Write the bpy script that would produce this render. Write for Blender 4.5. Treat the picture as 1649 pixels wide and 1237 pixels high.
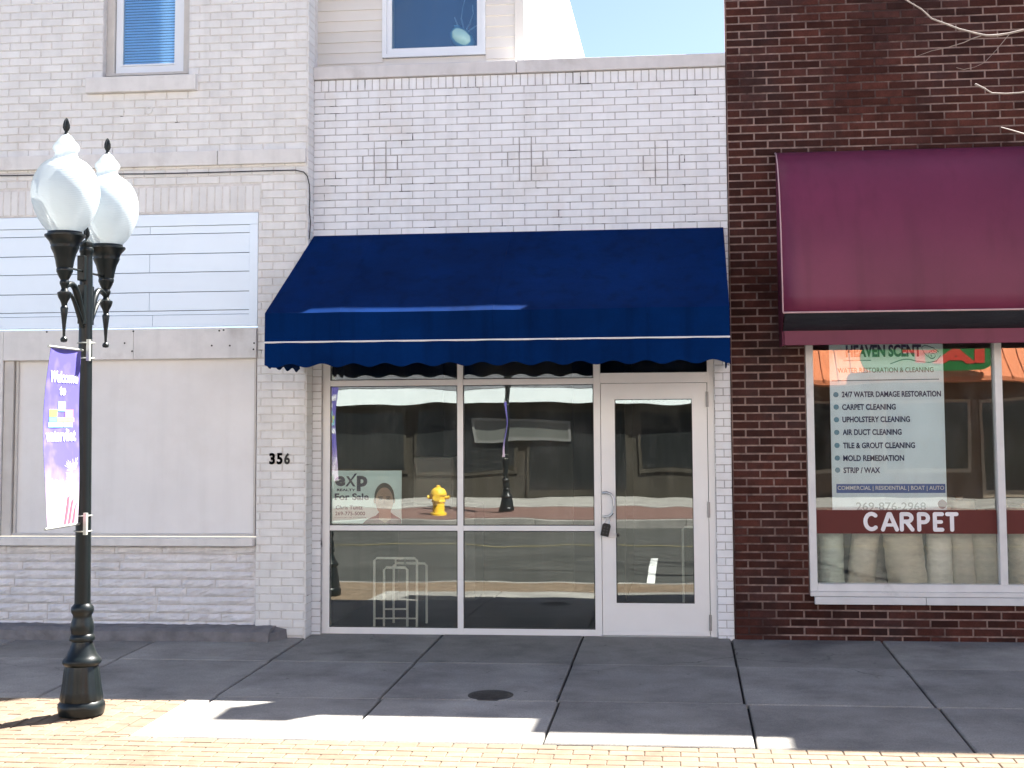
import bpy, bmesh, math, random
from mathutils import Vector, Matrix, Euler
R = random.Random(7)
sc = bpy.context.scene
for o in list(bpy.data.objects): bpy.data.objects.remove(o)
PI = math.pi

# ------------------------------------------------------------------ camera
F, CX, CY, CAMD, CAMH = 2200.0, 861.2, 523.57, 11.6, 1.785      # focal length in photo pixels, principal point, distance, height
yaw, pitch, roll = [math.radians(a) for a in (-6.19333, 4.15558, 0.350247)]
def rmat(y, p, r):
    cy, sy, cp, sp, cr, sr = math.cos(y), math.sin(y), math.cos(p), math.sin(p), math.cos(r), math.sin(r)
    return (Matrix(((cy,0,sy),(0,1,0),(-sy,0,cy))) @ Matrix(((1,0,0),(0,cp,-sp),(0,sp,cp))) @ Matrix(((cr,-sr,0),(sr,cr,0),(0,0,1))))
RM = Matrix(((1,0,0),(0,0,1),(0,-1,0))) @ rmat(yaw, pitch, roll)   # camera axes (right, down, forward) -> world
cam = bpy.data.cameras.new('camera'); co = bpy.data.objects.new('camera', cam); sc.collection.objects.link(co)
co.matrix_world = Matrix.Translation((0, -CAMD, CAMH)) @ (RM @ Matrix(((1,0,0),(0,-1,0),(0,0,-1)))).to_4x4()
cam.sensor_fit = 'HORIZONTAL'; cam.sensor_width = 36; cam.lens = F/1649*36
cam.shift_x = (824.5-CX)/1649; cam.shift_y = (CY-618.5)/1649
cam.clip_start = 0.05; cam.clip_end = 1000
sc.camera = co

# ------------------------------------------------------------------ sky, sun, exposure
SUN = Vector((0.555, 0.50, 1.0)).normalized()                      # towards the sun
w = bpy.data.worlds.new('World'); sc.world = w; w.use_nodes = True
nt = w.node_tree; bg = nt.nodes['Background']
sky = nt.nodes.new('ShaderNodeTexSky'); sky.sky_type = 'NISHITA'; sky.sun_disc = False
sky.sun_elevation = math.asin(SUN.z); sky.sun_rotation = math.atan2(SUN.x, SUN.y)
sky.air_density = 1.0; sky.air_density = 0.44; sky.dust_density = 0.85; sky.ozone_density = 1.0
nt.links.new(sky.outputs[0], bg.inputs[0]); bg.inputs[1].default_value = 0.050
sl = bpy.data.lights.new('sun', 'SUN'); sl.energy = 4.2; sl.angle = math.radians(0.53); sl.color = (1, 0.96, 0.90)
so = bpy.data.objects.new('sun', sl); sc.collection.objects.link(so); so.location = (8, 6, 14)
so.rotation_euler = (-SUN).to_track_quat('-Z', 'Y').to_euler()
sc.view_settings.view_transform = 'Standard'; sc.view_settings.look = 'None'
sc.view_settings.exposure = 2.92; sc.view_settings.gamma = 1
sc.render.engine = 'CYCLES'
sc.cycles.use_denoising = True; sc.cycles.max_bounces = 8; sc.cycles.transparent_max_bounces = 12
sc.cycles.sample_clamp_indirect = 6

# ------------------------------------------------------------------ measuring: a photo pixel to a point on the plane y = Y
def at(px, py, Y=0.0):
    d = RM @ Vector(((px-CX)/F, (py-CY)/F, 1)); t = (Y+CAMD)/d.y
    return Vector((t*d.x, Y, CAMH+t*d.z))
def ax(px, py, Y=0.0): return at(px, py, Y).x
def az(px, py, Y=0.0): return at(px, py, Y).z

# ------------------------------------------------------------------ helpers
WLOC = {}
class MB:
    def __init__(s): s.v=[]; s.f=[]; s.m=[]; s.r=[]
    def face(s, pts, m=0, r=0.5):
        b=len(s.v); s.v += [tuple(p) for p in pts]; s.f.append(tuple(range(b, b+len(pts)))); s.m.append(m); s.r.append(r)
    def mesh(s, vs, fs, m=0, r=0.5):
        b=len(s.v); s.v += [tuple(p) for p in vs]
        for f in fs: s.f.append(tuple(b+i for i in f)); s.m.append(m); s.r.append(r)
    def box(s, x0,x1,y0,y1,z0,z1, m=0, r=0.5):
        x0,x1=min(x0,x1),max(x0,x1); y0,y1=min(y0,y1),max(y0,y1); z0,z1=min(z0,z1),max(z0,z1)
        s.mesh([(x0,y0,z0),(x1,y0,z0),(x1,y1,z0),(x0,y1,z0),(x0,y0,z1),(x1,y0,z1),(x1,y1,z1),(x0,y1,z1)],
               [(0,3,2,1),(4,5,6,7),(0,1,5,4),(1,2,6,5),(2,3,7,6),(3,0,4,7)], m, r)
    def lathe(s, prof, cx=0, cy=0, seg=32, m=0, flute=None):
        vs=[]; fs=[]; n=len(prof)
        for (r,z) in prof:
            for k in range(seg):
                a=2*PI*k/seg; rr=r
                if flute and flute[0]<=z<=flute[1]: rr=r*(1+flute[3]*abs(math.cos(a*flute[2]/2)))
                vs.append((cx+rr*math.cos(a), cy+rr*math.sin(a), z))
        for i in range(n-1):
            for k in range(seg):
                a,b=i*seg+k, i*seg+(k+1)%seg
                fs.append((a,b,b+seg,a+seg) if prof[i+1][1]>=prof[i][1] else (a,a+seg,b+seg,b))
        fs.append(tuple(range(seg))[::-1]); fs.append(tuple((n-1)*seg+k for k in range(seg)))
        s.mesh(vs, fs, m)
    def tube(s, pts, rad, seg=8, m=0):
        pts=[Vector(p) for p in pts]; n=len(pts)
        if not isinstance(rad,(list,tuple)): rad=[rad]*n
        vs=[]; fs=[]; up=Vector((0.13,0.21,0.97))
        for i,p in enumerate(pts):
            t=(pts[min(i+1,n-1)]-pts[max(i-1,0)]).normalized()
            a=t.cross(up)
            if a.length<1e-3: a=t.cross(Vector((1,0,0)))
            a.normalize(); b=t.cross(a)
            for k in range(seg):
                q=2*PI*k/seg; vs.append(p+(a*math.cos(q)+b*math.sin(q))*rad[i])
        for i in range(n-1):
            for k in range(seg):
                c,d=i*seg+k, i*seg+(k+1)%seg; fs.append((c,d,d+seg,c+seg))
        fs.append(tuple(range(seg))[::-1]); fs.append(tuple((n-1)*seg+k for k in range(seg)))
        s.mesh(vs, fs, m)
    def poly(s, pts2, fn, m=0, th=0.0):
        n=len(pts2)
        if th<=0: s.mesh([fn(u,v,0) for u,v in pts2], [tuple(range(n))], m); return
        s.mesh([fn(u,v,0) for u,v in pts2]+[fn(u,v,th) for u,v in pts2],
               [tuple(range(n))[::-1], tuple(range(n,2*n))]+[(i,(i+1)%n,n+(i+1)%n,n+i) for i in range(n)], m)
    def slab(s, X0,X1,Z0,Z1,Y0,Y1, holes=(), m=0):           # wall with rectangular openings, front at Y0
        xs=sorted({X0,X1,*[min(max(h[i],X0),X1) for h in holes for i in (0,1)]}); zs=sorted({Z0,Z1,*[min(max(h[i],Z0),Z1) for h in holes for i in (2,3)]})
        def full(i,k):
            if i<0 or k<0 or i>=len(xs)-1 or k>=len(zs)-1: return False
            x,z=(xs[i]+xs[i+1])/2,(zs[k]+zs[k+1])/2
            return not any(h[0]<x<h[1] and h[2]<z<h[3] for h in holes)
        for i in range(len(xs)-1):
            for k in range(len(zs)-1):
                if not full(i,k): continue
                a,b,c,d=xs[i],xs[i+1],zs[k],zs[k+1]
                s.face([(a,Y0,c),(b,Y0,c),(b,Y0,d),(a,Y0,d)],m); s.face([(a,Y1,c),(a,Y1,d),(b,Y1,d),(b,Y1,c)],m)
                if not full(i-1,k): s.face([(a,Y0,c),(a,Y0,d),(a,Y1,d),(a,Y1,c)],m)
                if not full(i+1,k): s.face([(b,Y0,c),(b,Y1,c),(b,Y1,d),(b,Y0,d)],m)
                if not full(i,k-1): s.face([(a,Y0,c),(a,Y1,c),(b,Y1,c),(b,Y0,c)],m)
                if not full(i,k+1): s.face([(a,Y0,d),(b,Y0,d),(b,Y1,d),(a,Y1,d)],m)
    def brick(s, a,b,c,d, Y, dep, bev, m, fn, jit=0.001):
        y=Y+R.uniform(-jit,jit); t=[R.uniform(-jit,jit)*0.6 for _ in range(4)]; r=R.random()
        e=[R.uniform(-0.0012,0.0012) for _ in range(4)]; a+=e[0]; b+=e[1]; c+=e[2]; d+=e[3]
        P=[(a+bev,y+t[0],c+bev),(b-bev,y+t[1],c+bev),(b-bev,y+t[2],d-bev),(a+bev,y+t[3],d-bev)]
        Q=[(a,y+bev,c),(b,y+bev,c),(b,y+bev,d),(a,y+bev,d)]
        W=[(a,Y+dep,c),(b,Y+dep,c),(b,Y+dep,d),(a,Y+dep,d)]
        fs=[(0,1,2,3)]
        for i in range(4):
            j=(i+1)%4; fs += [(i,4+i,4+j,j),(4+i,8+i,8+j,4+j)]
        s.mesh([fn(*p) for p in P+Q+W], fs, m, r)
    def bricks(s, X0,X1,Z0,Z1, Y, L,H,j, holes=(), m=0, dep=0.009, bev=0.003, phase=0.0, fn=None, jit=0.001, z_anchor=None):
        fn = fn or (lambda x,y,z:(x,y,z)); za = Z0 if z_anchor is None else z_anchor
        k=math.floor((Z0-za)/H)
        while za+k*H < Z1-0.004:
            c=max(za+k*H, Z0)+j/2; d=min(za+(k+1)*H, Z1)-j/2; zm=(c+d)/2
            if d-c>0.012:
                iv=[(X0,X1)]
                for h in holes:
                    if h[2]<zm<h[3]:
                        nv=[]
                        for p,q in iv:
                            if h[1]<=p or h[0]>=q: nv.append((p,q)); continue
                            if h[0]>p: nv.append((p,h[0]))
                            if h[1]<q: nv.append((h[1],q))
                        iv=nv
                for p,q in iv:
                    x=math.floor((p-X0)/L)*L+X0-(L/2 if k%2 else 0)+phase*L-L
                    while x<q:
                        a,b=max(x,p)+j/2, min(x+L,q)-j/2
                        if b-a>0.018: s.brick(a,b,c,d,Y,dep,bev,m,fn,jit)
                        x+=L
            k+=1
    def text(s, txt, fn, box, bold=0.0, m=0, th=0.002):       # lettering fitted into box (u0,u1,v0,v1)
        cu=bpy.data.curves.new('t','FONT'); cu.body=txt; cu.size=1; cu.offset=bold; cu.extrude=0.5; cu.resolution_u=4
        ob=bpy.data.objects.new('t',cu); sc.collection.objects.link(ob)
        dg=bpy.context.evaluated_depsgraph_get(); me=bpy.data.meshes.new_from_object(ob.evaluated_get(dg))
        vs=[v.co.copy() for v in me.vertices]; fs=[tuple(p.vertices) for p in me.polygons]
        u0,u1=min(v.x for v in vs),max(v.x for v in vs); v0,v1=min(v.y for v in vs),max(v.y for v in vs)
        s.mesh([fn(box[0]+(v.x-u0)/(u1-u0)*(box[1]-box[0]), box[2]+(v.y-v0)/(v1-v0)*(box[3]-box[2]), (v.z+0.5)*th) for v in vs], fs, m)
        bpy.data.objects.remove(ob); bpy.data.meshes.remove(me); bpy.data.curves.remove(cu)
    def build(s, name, mats, parent=None, smooth=False, bevel=0.0, solid=0.0):
        off = WLOC.get(parent.name, Vector()) if parent else Vector()
        me=bpy.data.meshes.new(name); me.from_pydata([(v[0]-off.x,v[1]-off.y,v[2]-off.z) for v in s.v],[],s.f)
        for mt in (mats if isinstance(mats,(list,tuple)) else [mats]): me.materials.append(mt)
        me.polygons.foreach_set('material_index', s.m)
        at_=me.attributes.new('rnd','FLOAT','FACE'); at_.data.foreach_set('value', s.r)
        me.update()
        if smooth:
            bm=bmesh.new(); bm.from_mesh(me); bmesh.ops.recalc_face_normals(bm, faces=bm.faces); bm.to_mesh(me); bm.free()
            me.polygons.foreach_set('use_smooth',[True]*len(me.polygons)); me.set_sharp_from_angle(angle=math.radians(38))
        o=bpy.data.objects.new(name, me); sc.collection.objects.link(o)
        if parent: o.parent=parent
        WLOC[o.name]=off.copy()
        if solid: md=o.modifiers.new('thickness','SOLIDIFY'); md.thickness=solid; md.offset=0
        if bevel: md=o.modifiers.new('edge','BEVEL'); md.width=bevel; md.segments=2; md.limit_method='ANGLE'; md.angle_limit=math.radians(40)
        return o
def tag(o, label, cat, group=None):
    o['label']=label; o['category']=cat
    if group: o['group']=group
    return o
def thing(name, label, cat, loc=(0,0,0), group=None):
    o=bpy.data.objects.new(name,None); sc.collection.objects.link(o); o.location=loc; o.empty_display_size=0.2
    WLOC[o.name]=Vector(loc); return tag(o,label,cat,group)
def struct(o): o['kind']='structure'; return o
def dup(root, loc, rotz, label):
    r=root.copy(); sc.collection.objects.link(r); r.location=loc; r.rotation_euler=(0,0,rotz); r['label']=label
    for ch in list(root.children):
        c=ch.copy(); sc.collection.objects.link(c); c.parent=r
        for g in list(ch.children):
            d=g.copy(); sc.collection.objects.link(d); d.parent=c
    return r
def ell(cx, cz, rx, rz, n=28, a0=0, a1=2*PI): return [(cx+rx*math.cos(a0+(a1-a0)*i/n), cz+rz*math.sin(a0+(a1-a0)*i/n)) for i in range(n)]
def facing(X, Y, Z): return lambda u,v,t: (X+u, Y-t, Z+v)            # a flat face turned to the street

# ------------------------------------------------------------------ materials
def mat(name, col, rough=0.6, var=0.12, scale=6.0, bump=0.0, bscale=40.0, rnd=0.0, spec=0.4, metal=0.0, col2=None, mscale=1.5, mlo=0.5, mhi=0.62, bdist=0.004, detail=6.0, sheen=0.0, stretch=(1,1,1), coat=0.0, drip=0.0, spots=0.0, grain=0.0):
    """base colour broken up by noise (var), by face attribute (rnd), and by patches of col2"""
    m=bpy.data.materials.new(name); m.use_nodes=True; t=m.node_tree; N=t.nodes; L=t.links; b=N['Principled BSDF']
    tc=N.new('ShaderNodeTexCoord'); mp=N.new('ShaderNodeMapping'); mp.inputs['Scale'].default_value=stretch; L.new(tc.outputs['Object'],mp.inputs[0])
    def noise(sc_, d=detail, rg=0.6):
        n=N.new('ShaderNodeTexNoise'); n.inputs['Scale'].default_value=sc_; n.inputs['Detail'].default_value=d; n.inputs['Roughness'].default_value=rg; L.new(mp.outputs[0],n.inputs['Vector']); return n
    def ramp(src, lo, hi, a, c):
        r=N.new('ShaderNodeMapRange'); r.inputs[1].default_value=lo; r.inputs[2].default_value=hi; r.inputs[3].default_value=a; r.inputs[4].default_value=c; L.new(src,r.inputs[0]); return r.outputs[0]
    cur=None
    rgb=N.new('ShaderNodeRGB'); rgb.outputs[0].default_value=(*col,1); cur=rgb.outputs[0]
    def mul(c, f):
        x=N.new('ShaderNodeVectorMath'); x.operation='SCALE'; L.new(c,x.inputs[0]); L.new(f,x.inputs['Scale']); return x.outputs[0]
    if col2 is not None:
        mx=N.new('ShaderNodeMix'); mx.data_type='RGBA'; L.new(ramp(noise(mscale,8,0.65).outputs[0],mlo,mhi,0,1),mx.inputs[0]); L.new(cur,mx.inputs[6]); mx.inputs[7].default_value=(*col2,1); cur=mx.outputs[2]
    if var: cur=mul(cur, ramp(noise(scale).outputs[0],0.3,0.7,1-var,1+var))
    if rnd:
        a=N.new('ShaderNodeAttribute'); a.attribute_name='rnd'; cur=mul(cur, ramp(a.outputs['Fac'],0,1,1-rnd,1+rnd))
    if grain: cur=mul(cur, ramp(noise(95,3,0.8).outputs[0],0.3,0.7,1-grain,1+grain))
    if drip:                                                       # rain streaks running down
        mq=N.new('ShaderNodeMapping'); mq.inputs['Scale'].default_value=(9,9,0.55); L.new(tc.outputs['Object'],mq.inputs[0]); nq=N.new('ShaderNodeTexNoise'); nq.inputs['Scale'].default_value=1.0; nq.inputs['Detail'].default_value=7; L.new(mq.outputs[0],nq.inputs['Vector'])
        cur=mul(cur, ramp(nq.outputs[0],0.50,0.72,1,1-drip))
    if spots:                                                      # a few hairline cracks
        nd=noise(2.5,4); vm=N.new('ShaderNodeVectorMath'); vm.operation='SCALE'; vm.inputs['Scale'].default_value=0.35; L.new(nd.outputs['Color'],vm.inputs[0]); va_=N.new('ShaderNodeVectorMath'); va_.operation='ADD'; L.new(mp.outputs[0],va_.inputs[0]); L.new(vm.outputs[0],va_.inputs[1])
        ve=N.new('ShaderNodeTexVoronoi'); ve.feature='DISTANCE_TO_EDGE'; ve.inputs['Scale'].default_value=0.42; L.new(va_.outputs[0],ve.inputs['Vector']); ln=ramp(ve.outputs['Distance'],0.0012,0.0035,1,0); mk=ramp(noise(0.45,2).outputs[0],0.52,0.60,0,0.55); pm=N.new('ShaderNodeMath'); pm.operation='MULTIPLY'; L.new(ln,pm.inputs[0]); L.new(mk,pm.inputs[1]); cur=mul(cur, ramp(pm.outputs[0],0,1,1,0))
    if spots:                                                      # gum and oil spots
        vo=N.new('ShaderNodeTexVoronoi'); vo.inputs['Scale'].default_value=3.2; L.new(mp.outputs[0],vo.inputs['Vector']); cur=mul(cur, ramp(vo.outputs['Distance'],0.035,0.055,1-spots,1))
        vo=N.new('ShaderNodeTexVoronoi'); vo.inputs['Scale'].default_value=1.1; L.new(mp.outputs[0],vo.inputs['Vector']); cur=mul(cur, ramp(vo.outputs['Distance'],0.05,0.16,1-spots*0.35,1))
    L.new(cur,b.inputs['Base Color'])
    b.inputs['Roughness'].default_value=rough; b.inputs['Metallic'].default_value=metal; b.inputs['Specular IOR Level'].default_value=spec
    if sheen: b.inputs['Sheen Weight'].default_value=sheen; b.inputs['Sheen Roughness'].default_value=0.4
    if coat: b.inputs['Coat Weight'].default_value=coat; b.inputs['Coat Roughness'].default_value=0.15
    if bump:
        bp=N.new('ShaderNodeBump'); bp.inputs['Strength'].default_value=bump; bp.inputs['Distance'].default_value=bdist; L.new(noise(bscale,8,0.65).outputs[0],bp.inputs['Height']); L.new(bp.outputs[0],b.inputs['Normal'])
    return m
def glass(name, refl=0.09, tint=(0.95,0.965,0.96), wave=0.0012, wscale=1.6):
    m=bpy.data.materials.new(name); m.use_nodes=True; t=m.node_tree; N=t.nodes; L=t.links; N.remove(N['Principled BSDF'])
    tr=N.new('ShaderNodeBsdfTransparent'); tr.inputs[0].default_value=(*tint,1)
    gl=N.new('ShaderNodeBsdfGlossy'); gl.inputs['Roughness'].default_value=0.0; gl.inputs[0].default_value=(0.95,1,0.98,1)
    fr=N.new('ShaderNodeFresnel'); fr.inputs[0].default_value=1.5
    ad=N.new('ShaderNodeMath'); ad.operation='ADD'; ad.inputs[1].default_value=refl; L.new(fr.outputs[0],ad.inputs[0])
    mx=N.new('ShaderNodeMixShader'); L.new(ad.outputs[0],mx.inputs[0]); L.new(tr.outputs[0],mx.inputs[1]); L.new(gl.outputs[0],mx.inputs[2])
    df=N.new('ShaderNodeBsdfDiffuse'); df.inputs[0].default_value=(0.7,0.7,0.68,1); ms=N.new('ShaderNodeMixShader'); L.new(mx.outputs[0],ms.inputs[1]); L.new(df.outputs[0],ms.inputs[2]); mx=ms
    tq=N.new('ShaderNodeTexCoord'); mq=N.new('ShaderNodeMapping'); mq.inputs['Scale'].default_value=(3,3,1.2); mq.inputs['Rotation'].default_value=(0.2,0.5,0.3); L.new(tq.outputs['Object'],mq.inputs[0]); nq=N.new('ShaderNodeTexNoise'); nq.inputs['Scale'].default_value=2.2; nq.inputs['Detail'].default_value=7; nq.inputs['Distortion'].default_value=1.2; L.new(mq.outputs[0],nq.inputs['Vector'])
    rq=N.new('ShaderNodeMapRange'); rq.inputs[1].default_value=0.45; rq.inputs[2].default_value=0.8; rq.inputs[3].default_value=0.001; rq.inputs[4].default_value=0.03; L.new(nq.outputs[0],rq.inputs[0]); L.new(rq.outputs[0],ms.inputs[0])
    tc=N.new('ShaderNodeTexCoord'); no=N.new('ShaderNodeTexNoise'); no.inputs['Scale'].default_value=wscale; no.inputs['Detail'].default_value=1.0; L.new(tc.outputs['Object'],no.inputs['Vector'])
    bp=N.new('ShaderNodeBump'); bp.inputs['Strength'].default_value=1; bp.inputs['Distance'].default_value=wave; L.new(no.outputs[0],bp.inputs['Height']); L.new(bp.outputs[0],gl.inputs['Normal'])
    L.new(mx.outputs[0],N['Material Output'].inputs[0]); return m

M = {}
M['white_brick']=mat('white painted brick',(0.81,0.82,0.84),0.55,0.05,5,0.5,90,rnd=0.035,bdist=0.002,col2=(0.70,0.67,0.64),mscale=2.2,mlo=0.52,mhi=0.8,drip=0.09)
M['white_mortar']=mat('white painted mortar',(0.46,0.44,0.44),0.8,0.2,20,0.5,120,col2=(0.05,0.045,0.04),mscale=4.5,mlo=0.57,mhi=0.63)
M['cream_brick']=mat('grey cream painted brick',(0.80,0.79,0.765),0.6,0.06,5,0.5,90,rnd=0.04,bdist=0.002,col2=(0.70,0.675,0.64),mscale=2.0,mlo=0.5,mhi=0.8,drip=0.09)
M['cream_mortar']=mat('grey cream painted mortar',(0.71,0.68,0.645),0.8,0.12,20,0.5,120,col2=(0.10,0.085,0.07),mscale=3.0,mlo=0.66,mhi=0.70)
M['brown_brick']=mat('dark red brown brick',(0.066,0.0225,0.0170),0.8,0.3,9,0.6,110,rnd=0.35,grain=0.2,spec=0.12,bdist=0.003,col2=(0.035,0.022,0.022),mscale=1.3,mlo=0.45,mhi=0.7)
M['tan_mortar']=mat('pinkish grey mortar',(0.29,0.205,0.18),0.9,0.3,22,0.6,140,col2=(0.055,0.030,0.028),mscale=0.8,mlo=0.47,mhi=0.60)
M['stone']=mat('painted stone trim',(0.77,0.75,0.72),0.6,0.06,7,0.35,60,bdist=0.003,col2=(0.58,0.54,0.5),mscale=3,mlo=0.55,mhi=0.8,drip=0.09)
M['coping']=mat('light stone coping',(0.66,0.64,0.63),0.6,0.07,6,0.3,60,col2=(0.52,0.49,0.46),mscale=2.5,mlo=0.55,mhi=0.75,drip=0.09)
M['board']=mat('white glossy boards',(0.72,0.84,0.96),0.22,0.02,3,0.05,30,spec=0.8,rnd=0.02)
M['panel']=mat('boarded window sheet',(0.82,0.805,0.79),0.4,0.035,1.8,0.1,20,col2=(0.76,0.735,0.71),mscale=1.2,mlo=0.45,mhi=0.7,drip=0.045)
M['veneer']=mat('painted split stone',(0.77,0.755,0.755),0.6,0.10,10,0.6,70,bdist=0.004,rnd=0.05,col2=(0.47,0.44,0.42),mscale=5,mlo=0.58,mhi=0.75,drip=0.09)
M['plinth']=mat('weathered concrete plinth',(0.20,0.19,0.19),0.85,0.25,7,0.8,50,bdist=0.006,col2=(0.60,0.58,0.56),mscale=5.5,mlo=0.66,mhi=0.69)
M['frame']=mat('white enamel aluminium',(0.86,0.85,0.835),0.35,0.025,3,0.05,30,spec=0.5)
M['window_white']=mat('white vinyl window',(0.80,0.83,0.86),0.3,0.02,3)
M['wood_grey']=mat('grey painted wood',(0.60,0.57,0.53),0.6,0.08,8,0.2,30)
M['siding']=mat('cream vinyl siding',(0.74,0.71,0.66),0.45,0.03,3,0.1,40,rnd=0.03)
M['roof']=mat('dark roofing',(0.06,0.06,0.065),0.9,0.2,8)
M['shopglass']=glass('storefront glass',0.08)
M['pane']=glass('window glass',0.07,(0.68,0.84,0.98),0.0006)
M['carpetglass']=glass('carpet shop glass',0.05,(0.97,0.98,0.98),0.0008)
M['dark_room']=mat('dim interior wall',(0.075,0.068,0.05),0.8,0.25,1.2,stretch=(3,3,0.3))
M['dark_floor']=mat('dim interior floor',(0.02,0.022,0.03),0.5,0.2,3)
M['chrome']=mat('brushed steel',(0.55,0.57,0.6),0.28,0.03,20,metal=1.0)
M['black']=mat('black plastic',(0.012,0.012,0.013),0.4,0.1,20)
M['iron']=mat('black green painted iron',(0.0055,0.0085,0.009),0.33,0.25,9,0.25,60,spec=0.35,bdist=0.002)
M['blue']=mat('navy blue awning canvas',(0.0002,0.0160,0.084),0.7,0.28,1.3,0.35,7,spec=0.03,grain=0.10,bdist=0.012,drip=0.28)
M['burgundy']=mat('burgundy awning vinyl',(0.160,0.026,0.063),0.45,0.14,1.1,0.12,300,spec=0.35,bdist=0.001,drip=0.16,grain=0.05)
M['slate']=mat('dark slate fabric',(0.020,0.022,0.030),0.6,0.2,4,0.9,5,bdist=0.02,stretch=(0.6,1,3))
M['piping']=mat('white awning piping',(0.75,0.72,0.72),0.5,0.03,5)
M['concrete']=mat('pavement concrete',(0.265,0.252,0.230),0.88,0.22,2.2,0.55,220,bdist=0.003,rnd=0.19,spots=0.4,grain=0.26,col2=(0.165,0.156,0.147),mscale=1.4,mlo=0.48,mhi=0.72,detail=10)
M['joint']=mat('dark joint filler',(0.03,0.028,0.026),0.95,0.3,30)
M['paver']=mat('tan brick paver',(0.160,0.116,0.078),0.85,0.16,14,0.6,120,rnd=0.16,grain=0.15,bdist=0.002,col2=(0.140,0.092,0.058),mscale=2.2,mlo=0.5,mhi=0.7)
M['paver_sand']=mat('paver joint sand',(0.085,0.062,0.042),0.95,0.3,40)
M['red_paver']=mat('red brick paver',(0.135,0.075,0.062),0.85,0.15,10,rnd=0.2)
M['asphalt']=mat('worn asphalt',(0.038,0.039,0.035),0.85,0.22,1.3,0.6,150,bdist=0.004,col2=(0.055,0.055,0.05),mscale=0.7,mlo=0.45,mhi=0.7)
M['road_paint']=mat('worn white road paint',(0.75,0.75,0.72),0.7,0.2,12)
M['yellow_paint']=mat('worn yellow road paint',(0.20,0.17,0.08),0.7,0.2,12)
M['ground']=mat('bare ground',(0.16,0.15,0.12),0.95,0.3,0.4)
M['cable']=mat('black cable sheath',(0.02,0.018,0.018),0.6,0.2,20)

# ------------------------------------------------------------------ the ground
SL=0.02
def gz(y): return SL*y                                             # pavement falls towards the kerb
mb=MB(); mb.face([(-300,-300,-0.75),(300,-300,-0.75),(300,300,-0.75),(-300,300,-0.75)]); struct(mb.build('ground',M['ground']))
CURB=-4.75; FAR=-15.7; FRONT=-23.4
mb=MB(); n=24; XS=[-60+120*i/n for i in range(n+1)]; YS=[CURB,-6.5,-10.3,-14,FAR]; ZR=[-0.27,-0.235,-0.16,-0.235,-0.27]
for i in range(n):
    for k in range(4): mb.face([(XS[i],YS[k+1],ZR[k+1]),(XS[i+1],YS[k+1],ZR[k+1]),(XS[i+1],YS[k],ZR[k]),(XS[i],YS[k],ZR[k])])
struct(mb.build('road',M['asphalt']))
mb=MB()
for k in range(-6,8):                                              # parking bay lines on both sides
    x=-0.46+k*6.2
    mb.face([(x-0.055,-6.5,-0.231),(x+0.055,-6.5,-0.231),(x+0.055,-4.98,-0.261),(x-0.055,-4.98,-0.261)]); mb.face([(x-0.055,-8.6,-0.189),(x+0.055,-8.6,-0.189),(x+0.055,-6.5,-0.231),(x-0.055,-6.5,-0.231)])
struct(mb.build('parking_lines',M['road_paint']))
mb=MB()
for y in (-10.35,): mb.face([(-60,y-0.06,-0.152),(60,y-0.06,-0.152),(60,y+0.06,-0.152),(-60,y+0.06,-0.152)])
struct(mb.build('centre_line',M['yellow_paint']))

# near pavement: concrete slabs with open joints, tan pavers along the kerb and round the lamp
mb=MB(); mb.face([(-14,-4.6,gz(-4.6)-0.030),(9,-4.6,gz(-4.6)-0.030),(9,0.3,-0.030+gz(0.3)),(-14,0.3,-0.030+gz(0.3))]); struct(mb.build('pavement_bed',M['joint']))
PAVE=-3.535; PX=-3.36; PY=-2.555
mb=MB(); JX=[-3.21+1.222*k for k in range(-9,11)]; JX=[{0:-3.21,1:-2.07,2:-0.87,3:0.365,4:1.585}.get(k-9, x) for k,x in enumerate(JX)]
ROWS=[(0.30,-1.17),(-1.17,-2.42),(-2.42,PAVE)]
for r,(ya,yb) in enumerate(ROWS):
    for k in range(len(JX)-1):
        off=(0,0.004,0.022)[r]; a=JX[k]+off+0.008; b=JX[k+1]+off-0.008; y0=yb+(0.003 if r<2 else 0.008); y1=ya-(0.003 if r else 0)
        if r==2 and b<PX+0.3: y0=PY+0.004
        if r==2 and a<PX<b: strips=[(a,b,y0,ya),(PX+0.01,b,PAVE+0.008,PY)]
        else: strips=[(a,b,y0,ya-(0.003 if r else 0))]
        dz=R.uniform(-0.003,0.003); h=lambda y: gz(y)+dz; rr=R.random()
        bv=0.008; P=lambda x,y,z:(x,y,h(y)+z)
        for (a,b,y0,y1) in strips:
         top=[P(a+bv,y0+bv,0),P(b-bv,y0+bv,0),P(b-bv,y1-bv,0),P(a+bv,y1-bv,0)]; rim=[P(a,y0,-bv),P(b,y0,-bv),P(b,y1,-bv),P(a,y1,-bv)]; low=[P(a,y0,-0.1),P(b,y0,-0.1),P(b,y1,-0.1),P(a,y1,-0.1)]
         fs=[(0,1,2,3)]
         for i in range(4): j=(i+1)%4; fs+=[(i,4+i,4+j,j),(4+i,8+i,8+j,4+j)]
         mb.mesh(top+rim+low,fs,0,rr)
struct(mb.build('pavement',M['concrete']))
mb=MB(); flat=lambda x,y,z:(x,z,gz(z)-0.004-y)                     # wall pattern laid flat
lay=lambda x,y,z:(z,x,gz(x)-0.004-y)                               # turned a quarter
mb.bricks(-9,7,CURB+0.15,PAVE-0.002,0,0.2035,0.1015,0.006,m=0,dep=0.03,bev=0.004,fn=flat,jit=0.0015,z_anchor=PAVE-0.002)
mb.bricks(PAVE,PY,-9,PX-0.11,0,0.2035,0.1015,0.006,m=0,dep=0.03,bev=0.004,fn=lay,jit=0.0015,z_anchor=PX-0.11)
mb.bricks(PAVE,PY,PX-0.108,PX,0,0.2035,0.106,0.006,m=0,dep=0.03,bev=0.004,fn=lay,jit=0.0012,phase=0.25)
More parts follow.
